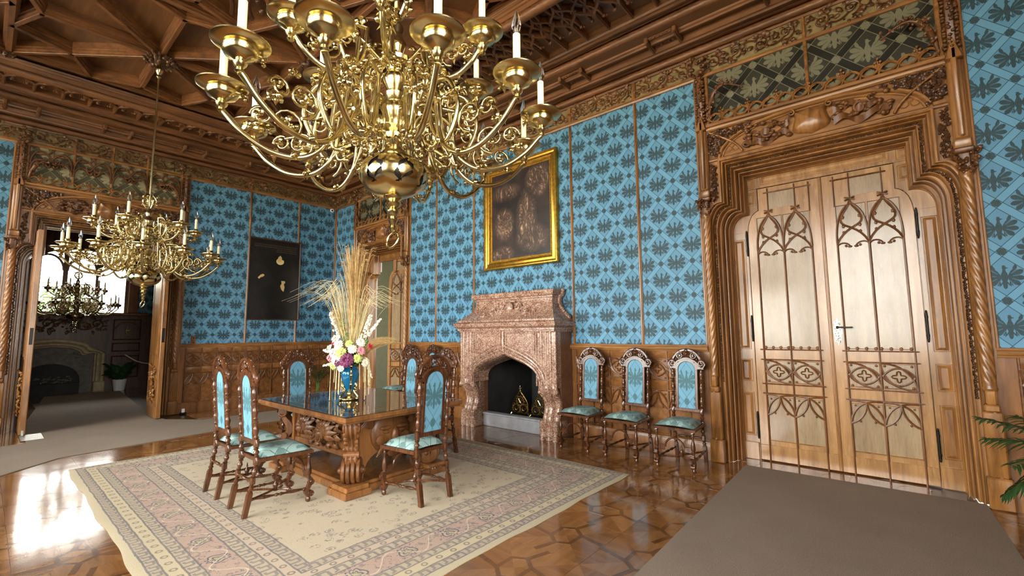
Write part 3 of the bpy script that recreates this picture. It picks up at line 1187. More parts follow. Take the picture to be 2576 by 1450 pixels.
CXS = (3.35, 6.05, 8.75)
CY = -4.345
HC = 1.35
RR, OO = 1.12, 1.445
for ci, cx in enumerate(CXS):
    C = np.array([cx, CY])
    R = [C + RR * np.array([math.cos(PI / 4 * k), math.sin(PI / 4 * k)]) for k in range(8)]
    O = [C + OO * np.array([math.cos(PI / 4 * k + PI / 8), math.sin(PI / 4 * k + PI / 8)]) for k in range(8)]
    for k in range(8):
        rib(C, R[k]); rib(R[k], O[k]); rib(O[k], R[(k + 1) % 8])
        cpanel([C, R[k], O[k], R[(k + 1) % 8]])
        if k % 2:
            cr_ = C + HC * np.array([math.copysign(1, math.cos(PI / 4 * k)), math.copysign(1, math.sin(PI / 4 * k))])
            rib(R[k], cr_)
            cpanel([R[k], O[k - 1], cr_]); cpanel([R[k], cr_, O[k]])
    boss(cx, CY, .17 if ci != 1 else .26, 5.16, 40, ci)
    if ci == 1:
        m = MB()
        for k in range(8):
            a0 = PI / 4 * k
            for sg in (-1, 1):
                p = bez((.3, .02 * sg), (.6, .02 * sg), (.7, .28 * sg), (1.1, .34 * sg), n=8)
                X = np.c_[cx + p[:, 0] * math.cos(a0) - p[:, 1] * math.sin(a0), CY + p[:, 0] * math.sin(a0) + p[:, 1] * math.cos(a0), np.full(8, 5.3)]
                m.tube(X, .025, 6, sq=1.6)
            for q in range(14):
                rr_, aa = rd.uniform(.45, 1.1), a0 + rd.uniform(-.35, .35)
                m.blob((cx + rr_ * math.cos(aa), CY + rr_ * math.sin(aa), 5.29), rd.uniform(.02, .045), 5, 4)
        m.build('ceiling_carving', W_CARVE_D, ceiling, 60)
x0, x1 = CXS[0] - HC, CXS[2] + HC
for y in (CY + HC, CY - HC): rib((x0, y), (x1, y), .06)
for x in (x0, CXS[0] + HC, CXS[1] + HC, x1): rib((x, CY - HC), (x, CY + HC), .06)
for sg in (1, -1):
    yb, ye = CY + sg * HC, CY + sg * 2.38
    for k in range(4):
        x = x0 + 2.7 * k
        boss(x, yb, .10, 5.17, 20, 30 + k)
        P = [(x - .72, yb + sg * .55), (x - .42, ye), (x, yb + sg * .80), (x + .42, ye), (x + .72, yb + sg * .55)]
        for q in (0, 2, 4):
            if x0 - .1 < P[q][0] < x1 + .1: rib((x, yb), P[q])
        for a, b in zip(P[:-1], P[1:]):
            if x0 - .1 < min(a[0], b[0]) and max(a[0], b[0]) < x1 + .1: rib(a, b)
        cpanel([(x, yb), P[0], P[1], P[2]]) if k else None
        cpanel([(x, yb), P[2], P[3], P[4]]) if k < 3 else None
        if k < 3:
            xm = x + 1.35
            rib((x + .72, yb + sg * .55), (xm, yb)); rib((xm, yb), (x + 1.98, yb + sg * .55))
            rib((x + .72, yb + sg * .55), (xm, ye)); rib((xm, ye), (x + 1.98, yb + sg * .55))
            cpanel([(xm, yb), (x + 1.98, yb + sg * .55), (xm, ye), (x + .72, yb + sg * .55)])
    rib((x0, ye), (x1, ye), .06)

# ---------------------------------------------------------------- doorways
def jamb_path(d, k=1.0):
    """opening outline (u, v), inset by d; k scales the width"""
    a, b, top, z0, z1 = .94 * k, 1.13 * k, 3.54, 2.70, 3.03
    right = [(b - d, 0), (b - d, .27), (b - d, 1.2), (b - d, z0)]
    for t in np.radians(np.linspace(10, 90, 9)):
        right.append((a - d + .04 + (b - a - .04) * math.cos(t), z0 + (z1 - d * .6 - z0) * math.sin(t)))
    right += [(a - d, z1 - d * .6), (a - d, top - d * .9)]
    return right + [(0, top - d * .9)] + [(-u, v) for u, v in right[::-1]]


STEPS = [(-.012, .012), (-.012, .06), (-.004, .068), (.010, .068), (.016, .06), (.016, .03), (.022, .03), (.022, .05), (.030, .054), (.038, .05), (.042, .02), (.048, -.015), (.056, -.015), (.058, .012), (.066, .015), (.070, .005), (.072, -.06), (.104, -.06), (.106, -.01), (.114, -.008), (.118, -.03), (.122, -.09), (.130, -.09), (.132, -.07), (.142, -.075), (.146, -.10), (.150, -.19), (.158, -.19), (.160, -.15), (.168, -.15), (.172, -.17), (.176, -.25), (.184, -.25), (.186, -.22), (.194, -.225), (.198, -.33), (.205, -.335), (.21, -.40)]


def gothic_pinnacle(mb, u, z0, z1, w):
    mb.box(u - .03, u + .03, z0, z1, w - .03, w + .035, .008)
    n = int((z1 - z0) / .035)
    rdp = random.Random(int(u * 100))
    for i in range(n):
        z = z0 + (i + .5) * (z1 - z0) / n
        for sx in (-1, 1):
            mb.blob((u + sx * (.036 + rdp.uniform(0, .012)), z + rdp.uniform(-.01, .01), w + .02), (.022, .016, .022), 5, 4)
        mb.blob((u + rdp.uniform(-.02, .02), z, w + .045), (.018, .018, .016), 5, 4)


def portal(n, T, uc, k, wmat, hmat, leather, scrolls, wallo, seed):
    """a carved doorway: jamb, piers, tympanum with shield, pierced crest, overpanel"""
    Tu = T.copy(); Tu[:3, 3] = T[:3, 3] + T[:3, 0] * uc
    H = 1.18 * k if k == 1 else 1.18 * k + .015
    NK = .94 * k
    # jamb as stepped, shouldered mouldings
    mb = MB(Tu)
    mb.grid([w3(jamb_path(d, k), w_) for d, w_ in STEPS])
    path = jamb_path(0, k)
    mb.prism([(-H, 0)] + [(-H, 4.68), (H, 4.68), (H, 0)] + path, -.012, .012)
    tr = mb.build('trim_%d' % n, wmat, smooth=35, **STRUCT)

    def part(m, name, mat, smooth=45, **p): return m.build(name, mat, tr, smooth, **p)
    # carved strip that follows the opening
    m = MB(Tu); rdp = random.Random(seed)
    pts = np.array(jamb_path(.088, k)); L = np.r_[0, np.cumsum(np.linalg.norm(np.diff(pts, axis=0), axis=1))]
    for q in np.arange(.9, L[-1] - .9, .020):
        u = np.interp(q, L, pts[:, 0]); v = np.interp(q, L, pts[:, 1])
        a_ = rdp.uniform(0, 6.28)
        m.blob((u + rdp.uniform(-.007, .007), v, -.052 + rdp.uniform(-.004, .006)), (.012, .014, .014), 5, 4)
        m.leaf((u, v, -.05), (u + .02 * math.cos(a_), v + .022 * math.sin(a_), -.028), .008, (0, 0, 1), .3, 4)
    part(m, 'leaf_strip', W_CARVE_D, 60)
    # plinth blocks
    for sx in (-1, 1):
        m = MB(Tu)
        u = sx * (H - .065)
        m.box(u - .078, u + .078, 0, .26, 0, .085, .012)
        m.box(u - .062, u + .062, .26, .80, 0, .07, .012); m.box(u - .05, u + .05, .80, .86, 0, .085, .012)
        m.box(u - .035, u + .035, .86, .985, .02, .095, .014)
        part(m, 'pier_base', wmat)
        m = MB(Tu)
        P = [(.03, .95), (.048, .985), (.048, 1.0)] + [(.044, z) for z in np.linspace(1.01, 2.86, 190)] + [(.05, 2.87), (.05, 2.90)]
        ang = []
        # twisted shaft, axis along v
        nA = 40; th = np.arange(nA) * 2 * PI / nA
        G = []
        for r, z in P:
            rr = r * (.90 + .17 * np.abs(np.cos(3.5 * (th - sx * z * 9)))) if 1.05 < z < 2.85 else np.full(nA, r)
            G.append(np.c_[u + rr * np.cos(th), np.full(nA, z), .045 + rr * np.sin(th)])
        m.grid(G, cv=True)
        part(m, 'twisted_column', W_FRAME, 60)
        m = MB(Tu); rc = random.Random(seed + sx)
        m.lathe([(.04, 0), (.05, .06), (.085, .17), (.09, .22)], 8, (u, .05, 0), 'z') if False else None
        for i in range(34):
            a = rc.uniform(0, 2 * PI); z = rc.uniform(2.88, 3.08); r = .045 + (z - 2.88) * .22
            p = np.array([u + math.cos(a) * r, z, .05 + max(-.03, math.sin(a) * r)])
            m.leaf(p, p + np.array([math.cos(a) * .035, rc.uniform(.0, .04), abs(math.sin(a)) * .03]), .018, (0, 0, 1), .4, 4)
            m.blob(p, .016, 5, 4)
        m.box(u - .07, u + .07, 3.06, 3.11, .0, .12, .012); m.box(u - .04, u + .04, 2.86, 3.08, .0, .08, .01)
        part(m, 'column_capital', W_CARVE, 60)
        m = MB(Tu)
        m.box(u - .062, u + .062, 3.11, 3.20, .0, .085, .012); m.box(u - .056, u + .056, 3.20, 3.95, .0, .07, .018)
        m.box(u - .022, u + .022, 3.22, 4.06, .05, .10, .012)
        m.prism([(u - .062, 3.95), (u + .062, 3.95), (u, 4.16)], .0, .10, .01)
        part(m, 'pier_shaft', wmat)
        m = MB(Tu); gothic_pinnacle(m, u, 4.05, 4.68, .05)
        for q in range(18):
            m.blob((u + rc.uniform(-.09, .09), rc.uniform(4.66, 4.92), .06 + rc.uniform(0, .08)), rc.uniform(.018, .035), 5, 4)
        part(m, 'pinnacle', W_CARVE, 60)
        # carved panel beside the neck
        m = MB(Tu)
        ua, ub = sorted((sx * (NK + .035), sx * (H - .135)))
        if ub - ua > .03:
            rr = random.Random(seed * 3 + sx)
            vv = np.linspace(3.06, 3.5, 24)
            m.tube(np.c_[(ua + ub) / 2 + .022 * np.sin(vv * 26), vv, np.full(24, .025)], .007, 5)
            for z in np.arange(3.07, 3.51, .011):
                c = np.array([rr.uniform(ua, ub), z, .02])
                m.leaf(c, c + np.array([rr.uniform(-.03, .03), rr.uniform(.01, .045), .03]), .015, (0, 0, 1), .3, 4); m.blob(c + np.array([0, 0, .012]), .012, 5, 4)
            part(m, 'carved_side_panel', W_CARVE_D, 60)
    # tympanum
    m = MB(Tu)
    A = w3(bez((-NK, 3.56), (-NK * .98, 3.80), (-NK * .62, 3.93), (0, 3.935), n=16), 0)[:, :2]
    A = np.vstack([A, [(-x, y) for x, y in A[::-1][1:]]])
    for off, rr, w_ in ((0, .020, .03), (-.035, .012, .022)):
        q = A.copy(); q[:, 0] *= (1 + off); q[:, 1] += off * (A[:, 1] - 3.4) * 2
        m.tube(w3(q, w_), rr, 6)
    moulding(m, -H + .13, H - .13, [(3.545, .01), (3.545, .05), (3.56, .055), (3.575, .035), (3.585, .03), (3.59, .01)])
    part(m, 'tympanum_arch', hmat)
    m = MB(Tu)
    m.prism([(x * .97, 3.585 if i in (0, len(A) - 1) else y - .012) for i, (x, y) in enumerate(A)], .0, .016)
    part(m, 'tympanum_panel', W_FRAME_H if hmat is W_FRAME_H else hmat, 20)
    m = MB(Tu)
    # heart shaped shield
    sh = np.vstack([bez((0, 3.60), (.06, 3.63), (.20, 3.62), (.17, 3.72), n=8), bez((.17, 3.72), (.15, 3.79), (.13, 3.80), (.16, 3.885), n=6)[1:], bez((.16, 3.885), (.12, 3.865), (.06, 3.86), (0, 3.90), n=6)[1:]])
    sh = np.vstack([sh, [(-x, y) for x, y in sh[::-1][1:-1]]])
    c0 = sh.mean(0)
    m.grid([w3(c0 + (sh - c0) * s_, .02 + .075 * math.sqrt(max(0, 1 - s_ ** 2))) for s_ in (1, .9, .75, .5, .25, .02)], cv=True)
    for sx in (-1, 1):
        m.tube(w3(spiral(sx * .17, 3.87, .035, .008, PI / 2, sx * 1.2, 14), .06), .012, 6)
    part(m, 'shield', wmat, 60)
    m = MB(Tu); rr = random.Random(seed + 5)
    for sx in (-1, 1):
        for row in range(3):
            n2 = 26
            t = np.linspace(0, 1, n2)
            um = sx * (.20 + .44 * k * t * 1.0)
            vm = 3.66 + .085 * row - .06 * t * row + .036 * np.sin(t * (9 + 2 * row) + row * 1.7)
            wm = .045 + .022 * np.sin(t * (11 + row * 3) + row)
            P = [np.c_[um + .010 * np.sin(t * 9), vm - .036, wm], np.c_[um, vm + .034, wm + .014 * np.cos(t * 11)]]
            m.grid(P)
            m.grid([np.c_[um + .010 * np.sin(t * 9), vm - .036, wm - .008], np.c_[um, vm + .034, wm + .014 * np.cos(t * 11) - .008]])
        for q in range(34):
            c = (sx * rr.uniform(.2, .66 * k), rr.uniform(3.62, 3.86), rr.uniform(.03, .06))
            m.blob(c, (rr.uniform(.02, .04), rr.uniform(.015, .03), .025), 6, 4)
        m.tube(w3(spiral(sx * .42, 3.74, .07, .015, 0, sx * 1.3, 16), .05), .016, 6)
        m.tube(w3(spiral(sx * .62 * k, 3.67, .05, .01, PI, -sx * 1.3, 16), .045), .013, 6)
    part(m, 'ribbon_carving', W_CARVE, 60)
    m = MB(Tu)
    for sx in (-1, 1):
        # cusped corner light and crossing ogee ribs of the arch
        m.tube(w3(bez((sx * NK * .72, 3.59), (sx * NK * .78, 3.72), (sx * NK * .9, 3.78), (sx * (NK + .10), 3.92), n=12), .045), .013, 6)
        for q in (0, 1, 2):
            m.tube(w3(arc(sx * NK * (.84 if q == 1 else (.80 if q == 0 else .885)), 3.66 + (.05 if q == 1 else 0), .035, 0, 360, 12)[:-1], .02), .006, 4, closed=True)
    part(m, 'arch_tracery', hmat, 60)
    for sx in (-1, 1):
        m = MB(Tu); rr = random.Random(seed * 7 + sx)
        for q in range(260):
            u = rr.uniform(NK * .6, H - .14); v = rr.uniform(3.62, 3.91)
            va = np.interp(u, A[:, 0][A[:, 0] >= 0], A[:, 1][A[:, 0] >= 0][::1]) if u < NK else 3.56
            if v < va + .03: continue
            c = np.array([sx * u, v, .02])
            a = rr.uniform(0, 2 * PI)
            m.leaf(c, c + np.array([math.cos(a) * .05, math.sin(a) * .045, .03]), .018, (0, 0, 1), .3, 4)
            m.blob(c + np.array([0, 0, .014]), rr.uniform(.009, .016), 5, 4)
        part(m, 'spandrel_carving', W_CARVE_D, 60)
    # moulding and pierced crest
    m = MB(Tu)
    moulding(m, -H + .12, H - .12, [(3.925, .01), (3.925, .05), (3.94, .065), (3.955, .07), (3.96, .045), (3.975, .045), (3.98, .075), (4.0, .085), (4.01, .085), (4.015, .02)])
    part(m, 'crest_moulding', hmat, 25)
    m = MB(Tu)
    W2 = H - .15
    no = int(round(14 * k / 2) * 2)
    st = 2 * W2 / no
    for i in range(no):
        u = -W2 + (i + .5) * st
        for sg in (-1, 1):
            m.tube(w3(bez((u - st * .52, 4.082), (u - st * .2, 4.082 + sg * .066), (u + st * .2, 4.082 + sg * .066), (u + st * .52, 4.082), n=8), .045), .011, 5)
        m.tube(w3(bez((u - st * .5, 4.02), (u - st * .46, 4.07), (u - st * .3, 4.11), (u - st * .0, 4.115), n=6), .05), .008, 5)
        if i % 2:
            uf = u - st * .5
            m.tube([(uf, 4.06, .045), (uf, 4.16, .045)], .008, 5)
            for dx, dz in ((-.02, .13), (.02, .13), (0, .165), (-.013, .10), (.013, .10)):
                m.blob((uf + dx, 4.02 + dz, .05), (.014, .016, .012), 5, 4)
    part(m, 'pierced_crest', wmat, 60)
    # overpanel
    m = MB(Tu); m.box(-H + .12, H - .12, 4.0, 4.66, .008, .018)
    part(m, 'leather_panel', leather, 0)
    m = MB(Tu)
    for u in ([0] if not scrolls else [-.5, 0, .5]):
        m.box(u - .016, u + .016, 4.08, 4.93, .015, .05, .008)
    for u in (-H + .135, H - .135): m.box(u - .02, u + .02, 4.0, 4.66, .01, .04, .008)
    moulding(m, -H, H, [(4.645, .01), (4.645, .045), (4.66, .055), (4.675, .055), (4.685, .03), (4.70, .02), (4.70, .01)])
    part(m, 'overpanel_frame', hmat, 25)
    m = MB(Tu)
    for a, b in ((-H + .1, -.03), (.03, H - .1)): foliage(m, a, b, Z_FR0, Z_FR1, .02, seed + int(a * 9) + 50)
    part(m, 'frieze_carving', W_CARVE, 50)
    m = MB(Tu); m.box(-H, H, Z_FR0 - .01, Z_FR1 + .02, 0, .018)
    part(m, 'frieze_ground', CREAM, 0)
    if scrolls:
        for c in range(4):
            u0 = -H + .15 + c * (2 * H - .3) / 4
            L = (2 * H - .3) / 4
            m = MB(Tu)
            for sx in (-1, 1):
                e = u0 + L / 2
                for (P, rr) in (([(e - sx * L * .48, 4.34), (e - sx * L * .46, 4.60), (e - sx * L * .2, 4.66), (e, 4.46)], .016), ([(e, 4.46), (e + sx * L * .06, 4.36), (e + sx * L * .2, 4.38), (e + sx * L * .17, 4.45)], .02),
                                ([(e - sx * L * .48, 4.24), (e - sx * L * .46, 4.42), (e - sx * L * .28, 4.48), (e - sx * L * .16, 4.38)], .016), ([(e - sx * L * .16, 4.38), (e - sx * L * .1, 4.30), (e - sx * L * .02, 4.32), (e - sx * L * .04, 4.37)], .02),
                                ([(e, 4.64), (e + sx * L * .03, 4.54), (e + sx * L * .14, 4.52), (e + sx * L * .36, 4.53)], .014)):
                    m.tube(w3(bez(*P, n=9), .045), rr, 6, sq=1.3)
            part(m, 'scroll_tracery', W_CARVE, 60)
    for sx in (-1, 1):
        # branch-like bracket that leans into the overpanel
        m = MB(Tu); rr = random.Random(seed * 11 + sx)
        P = cr([(sx * (H - .15), 4.06, .03), (sx * (H - .19), 4.22, .09), (sx * (H - .26), 4.34, .16), (sx * (H - .38), 4.40, .17), (sx * (H - .56), 4.33, .12)], 6)
        m.tube(P, np.interp(np.linspace(0, 1, len(P)), [0, .35, .6, 1], [.014, .03, .022, .006]), 6)
        for q in range(46):
            i = rr.randrange(len(P))
            c = P[i] + np.array([rr.gauss(0, .025), rr.gauss(0, .025), rr.gauss(0, .02)])
            m.blob(c, rr.uniform(.008, .022), 5, 4)
            if q % 3 == 0:
                a = rr.uniform(0, 2 * PI)
                m.leaf(c, c + np.array([math.cos(a) * .05, math.sin(a) * .05, .02]), .014, (0, 0, 1), .3, 4)
        part(m, 'branch_carving', W_CARVE, 60)
    return tr, Tu


def ogee_light(mb, u0, L, r=.0085, w=.0):
    """upper light of a door leaf, z 1.28 - 2.9"""
    def cv(p, rr=r):
        p = np.array(p); mb.tube(w3(np.c_[u0 + p[:, 0] * L, p[:, 1]], w), rr, 5, caps=False)
    for mir in (0, 1):
        f = (lambda P: [((1 - a) if mir else a, b) for a, b in P])
        cv(bez(*f([(.5, 2.90), (.42, 2.80), (.18, 2.77), (.17, 2.69)]), n=8)); cv(bez(*f([(.17, 2.69), (.16, 2.60), (.70, 2.63), (1.0, 2.43)]), n=10))
        cv(bez(*f([(0, 2.45), (.0, 2.66), (.12, 2.80), (.5, 2.87)]), n=10))
        cv(bez(*f([(.0, 2.405), (.08, 2.455), (.34, 2.45), (.42, 2.395)]), n=7), r * .7)
        mb.blob((u0 + L * (.60 if mir else .40), 2.395, w), (.022, .012, .008), 6, 4)
        mb.blob((u0 + L * (.72 if mir else .28), 2.405, w), (.014, .016, .008), 5, 4)
        mb.tube(w3(np.array([(u0 + L * .5 + (-1 if mir else 1) * L * .16, 2.90), (u0 + L * .5 - (-1 if mir else 1) * L * .16, 2.935)]), w + .006), r * .8, 5)
        for z in (2.72, 2.62, 2.55): mb.blob((u0 + L * ((1 - .24) if mir else .24), z, w - .003), (.016, .022, .006), 5, 4)
        for z in (1.305,):
            for q in (.08, .36): mb.blob((u0 + L * ((1 - q) if mir else q), z, w - .002), (.018, .02, .007), 5, 4)


def leaf_tracery(mb, sgn, w=.014):
    """blind tracery of one leaf; sgn = +1 right leaf, u measured from the meeting line"""
    bars = [.115, .3905, .665]
    for u in bars:
        u *= sgn
        mb.tube([(u, 0, w), (u, 1.0, w), (u, 2.55, w)], [.0095, .009, .0085], 5, caps=False)
    for a, b in zip(bars[:-1], bars[1:]):
        u0 = min(a * sgn, b * sgn)
        ogee_light(mb, u0, abs(b - a), .011, w); tracery_low(mb, u0, abs(b - a), .0105, w)
    for z in (1.28, 1.165, .885, .775):
        mb.tube([(sgn * .085, z, w + .004), (sgn * .70, z, w + .004)], .0075, 5)
    for q in ((.253, .528) if True else ()):
        mb.tube([(sgn * q, 2.88, w), (sgn * q, 3.20, w)], .0075, 5)
    mb.tube([(sgn * .115, 2.85, w), (sgn * .115, 3.19, w)], .0075, 5)
    mb.tube([(sgn * .09, 3.15, w + .003), (sgn * .57, 3.15, w + .003)], .0075, 5)


def leaf_outline(sgn):
    """door leaf outline with its shouldered outer top corner"""
    p = [(.004, .012), (.762, .012), (.762, 2.68)] + [tuple(q) for q in bez((.762, 2.68), (.752, 2.86), (.70, 2.93), (.632, 2.95), n=6)[1:]] + [(.632, 3.215), (.004, 3.215)]
    return [(sgn * u, v) for u, v in p]


def door_leaf(name, T, sgn, parent, lock=True, hinges=True):
    m = MB(T)
    m.prism(leaf_outline(sgn), -.045, .0, .004)
    lf = m.build(name, W_PALE, parent, 30)
    m = MB(T); leaf_tracery(m, sgn); m.build('tracery', W_CARVE, lf, 60)  # darker wood on the bars stands in for their shadow lines
    for a, b in ((.118, .388), (.393, .662)):
        for z0, z1 in ((.235, .74), (.90, 1.155), (1.295, 2.86)):
            q = MB(T); q.box(sgn * a, sgn * b, z0, z1, -.002, .0025)
            q.build('inset_panel', W_PANEL, lf, 0)
            q = MB(T); ua, ub = sorted((sgn * a, sgn * b)); q.grid([[(ua + d, z0 + d, w_), (ub - d, z0 + d, w_), (ub - d, z1 - d, w_), (ua + d, z1 - d, w_)] for d, w_ in ((0, .003), (0, .013), (.006, .013), (.010, .003))], cv=True); q.build('panel_bead', W_FRAME, lf, 20)
    m = MB(T); m.box(sgn * .255 if sgn > 0 else sgn * .53, sgn * .53 if sgn > 0 else sgn * .255, 2.95, 3.14, -.002, .0025); m.build('inset_panel', W_PANEL, lf, 0)
    m = MB(T); m.box(sgn * .012, sgn * .762, .012, .185, 0, .012, .004); m.build('kick_board', W_PALE, lf)
    if hinges:
        for z in (.40, 1.53, 2.56):
            m = MB(T)
            m.tube([(sgn * .775, z - .13, .018), (sgn * .775, z + .13, .018)], .011, 8)
            for s_ in (-1, 1):
                m.blob((sgn * .775, z + s_ * .14, .018), (.010, .02, .010), 6, 4)
                m.tube([(sgn * .775, z + s_ * .08, .018), (sgn * .775, z + s_ * .10, .018)], .0135, 8)
            m.build('hinge', IRON, lf, 50)
    if lock:
        m = MB(T); rr = random.Random(4)
        o = []
        for t in np.linspace(0, 2 * PI, 48, endpoint=False):
            q = 1 + .10 * math.cos(8 * t)
            o.append((sgn * .058 + .04 * q * math.cos(t), 1.485 + .14 * q * math.sin(t)))
        m.prism(o, .0, .004, .0015)
        for q in range(26):
            m.blob((sgn * .058 + rr.uniform(-.026, .026), 1.485 + rr.uniform(-.12, .12), .004), (.007, .007, .003), 5, 4)
        m.build('lock_plate', SILVER, lf, 40)
        m = MB(T)
        m.tube(cr([(sgn * .058, 1.53, .004), (sgn * .058, 1.53, .05), (sgn * .085, 1.53, .062), (sgn * .16, 1.527, .06), (sgn * .19, 1.53, .058)], 4), .0085, 6)
        m.blob((sgn * .058, 1.53, .01), (.016, .016, .01), 8, 4)
        m.build('door_handle', IRON, lf, 50)
    return lf


TRB, T_big = portal(1, TB, UC_BIG, 1.0, W_FRAME, W_FRAME_H, LEATHER_B, False, wall_back, 61)
TRL, T_lft = portal(2, TLF, UC_LEFT, 1.0, W_FRAME, W_FRAME_Y, LEATHER_L, True, wall_left, 71)
TRS, T_sml = portal(3, TB, UC_SMALL, SML, W_FRAME, W_FRAME_H, LEATHER_B, False, wall_back, 81)

# ---- door_1: the closed double door on the right
Td = T_big.copy(); Td[:3, 3] += Td[:3, 2] * -.36
m = MB(Td)
m.box(-1.0, 1.0, 0, 3.6, -.14, -.07)  # unseen board added behind the leaves to block outside light
m.box(-.95, .95, 3.225, 3.56, -.06, -.004); m.box(-.95, -.768, 0, 2.70, -.06, -.004); m.box(.768, .95, 0, 2.70, -.06, -.004)
for sx in (-1, 1):
    m.prism([(sx * .64, 3.222), (sx * .64, 2.955)] + [(sx * u, v) for u, v in [tuple(q) for q in bez((.764, 2.70), (.755, 2.862), (.702, 2.933), (.636, 2.954), n=8)[::-1]] + [(.95, 2.702), (.95, 3.222)]], -.06, -.004)
door_1 = m.build('door_1', W_PALE, smooth=30, **STRUCT)


def raised(m, u0, u1, v0, v1, w=.0, h=.014, e=.03):
    e = min(e, (u1 - u0) * .35, (v1 - v0) * .35)
    def R(d, q): return [(u0 + d, v0 + d, q), (u1 - d, v0 + d, q), (u1 - d, v1 - d, q), (u0 + d, v1 - d, q)]
    L = [R(0, w), R(0, w + .010), R(.006, w + .010), R(.010, w - .002), R(.012, w - .002), R(.012 + e, w + h)]
    m.grid(L, cv=True)
    m.add(L[-1], [(0, 1, 2, 3)])


for u0, u1, v0, v1 in ((-.60, .60, 3.26, 3.37), (-.93, -.80, .27, .78), (-.93, -.80, .90, 1.17), (-.93, -.80, 1.28, 2.62), (.80, .93, .27, .78), (.80, .93, .90, 1.17), (.80, .93, 1.28, 2.62),
                       (-.78, -.655, 3.02, 3.19), (-.78, -.655, 3.24, 3.37), (.655, .78, 3.02, 3.19), (.655, .78, 3.24, 3.37)):
    m = MB(Td); raised(m, u0, u1, v0, v1, -.004)
    m.build('raised_panel', W_FRAME if v1 - v0 > .2 else W_PALE, door_1, 20)
for sx in (-1, 1):
    m = MB(Td); m.box(sx * .775, sx * .95, 0, .20, -.01, .012, .006); m.build('plinth_board', W_PALE, door_1)
door_leaf('right_door_leaf', Td, 1, door_1)
door_leaf('left_door_leaf', Td, -1, door_1, lock=False)
m = MB(Td); m.box(-.022, .012, .012, 3.215, -.01, .016, .006); m.tube([(-.005, .02, .014), (-.005, 3.2, .014)], .008, 6)
m.build('astragal', W_FRAME, door_1)
m = MB(Td)
foliage(m, -.62, .62, 3.42, 3.50, -.0, 91, r=.006)
m.blob((0, 3.43, .03), (.06, .05, .05), 8, 5)
for q in range(20): m.blob((random.uniform(-.07, .07), random.uniform(3.38, 3.48), .04), .018, 5, 4)
m.build('lintel_carving', W_CARVE_D, door_1, 60)

# ---- door_2: left doorway, both leaves swung open into the room
door_2 = MB(T_lft)
door_2.box(-.95, .95, 3.36, 3.56, -.42, -.36)
for sx in (-1, 1): door_2.box(sx * .90, sx * .95, 0, 3.4, -.42, -.34)
door_2 = door_2.build('door_2', W_CARVE, smooth=0, **STRUCT)
for sx, yl in ((-1, -5.165), (1, -3.505)):
    # local: u runs from the hinge into the room (+x), v up, w = facing the opening
    Tl = tf(-.30, yl, 0, (1, 0, 0), (0, 0, 1), (0, -1, 0)) if sx > 0 else tf(-.30, yl, 0, (1, 0, 0), (0, 0, 1), (0, -1, 0))
    m = MB(Tl)
    m.box(0, .75, .02, 3.2, -.035, .035, .006)
    lf = m.build('open_door_leaf', W_FRAME, door_2, 30)
    m = MB(Tl)
    for wv in ((.036,) if sx > 0 else (.036, -.036)):
        m.box(.02, .73, .02, .22, wv - .006, wv + .006, .004)
        m.box(.02, .06, .22, 3.18, wv - .004, wv + .008, .004); m.box(.69, .73, .22, 3.18, wv - .004, wv + .008, .004)
        foliage(m, .12, .66, .30, .62, wv - .004, 5, r=.008); foliage(m, .12, .66, .64, .98, wv - .004, 6, r=.008)
        raised(m, .12, .66, 1.15, 3.0, wv)
    m.build('leaf_carving', W_FRAME, lf, 45)
    m = MB(Tl); m.box(.7485, .7515, 1.38, 1.64, -.02, .02); m.box(.7505, .7525, 1.44, 1.52, -.008, .008)
    m.build('lock_edge_plate', IRON, lf, 0)

# ---- door_3: small doorway, one leaf swung away
Ts = T_sml.copy(); Ts[:3, 3] += Ts[:3, 2] * -.38
m = MB(Ts)
for sx in (-1, 1): m.box(sx * .80, sx * .86, 0, 3.4, -.06, 0)
m.box(-.86, .86, 3.20, 3.56, -.06, 0)
for sx in (-1, 1): m.box(sx * .64, sx * .82, 2.96, 3.22, -.08, .05, .01)
door_3 = m.build('door_3', W_FRAME, smooth=20, **STRUCT)
m = MB(Ts)
for sx in (-1, 1): raised(m, min(sx * .66, sx * .80), max(sx * .66, sx * .80), 2.98, 3.20, .05)
raised(m, -.60, .60, 3.25, 3.38, .0)
m.build('raised_panel', W_FRAME, door_3, 20)
a = math.radians(14)
hx = Ts[:3, 3] + Ts[:3, 0] * .53 + Ts[:3, 2] * -.16
Tl = tf(hx[0], hx[1], 0, (math.cos(a), math.sin(a), 0), (0, 0, 1), (math.sin(a), -math.cos(a), 0))
Tl2 = Tl.copy(); Tl2[:3, 3] = hx - Tl[:3, 0] * .80
lf3 = door_leaf('open_door_leaf', Tl2, -1, door_3, lock=False, hinges=False) if False else door_leaf('open_door_leaf', Tl, -1, door_3, lock=False, hinges=False)
# room behind the small door
m = MB(); m.box(-.6, 5.2, 4.0, 4.2, 0, 5.4); m.box(-.6, -.4, .42, 4.0, 0, 5.4); m.box(5.0, 5.2, .42, 4.0, 0, 1.0); m.box(5.0, 5.2, .42, 4.0, 4.2, 5.4); m.box(5.0, 5.2, .42, 2.5, 1.0, 4.2); m.box(5.0, 5.2, 3.6, 4.0, 1.0, 4.2); m.box(-.6, 5.2, .42, 4.2, 5.0, 5.2)  # unseen window opening added on one side to let sky light in
m.build('wall_side_room', PLASTER, smooth=0, **STRUCT)

# ---------------------------------------------------------------- carpets and rug
def sheet(name, poly, z, th, mat, n=1, **props):
    m = MB()
    m.prism(poly, z, z + th, .003)
    return m.build(name, mat, smooth=30, **props)


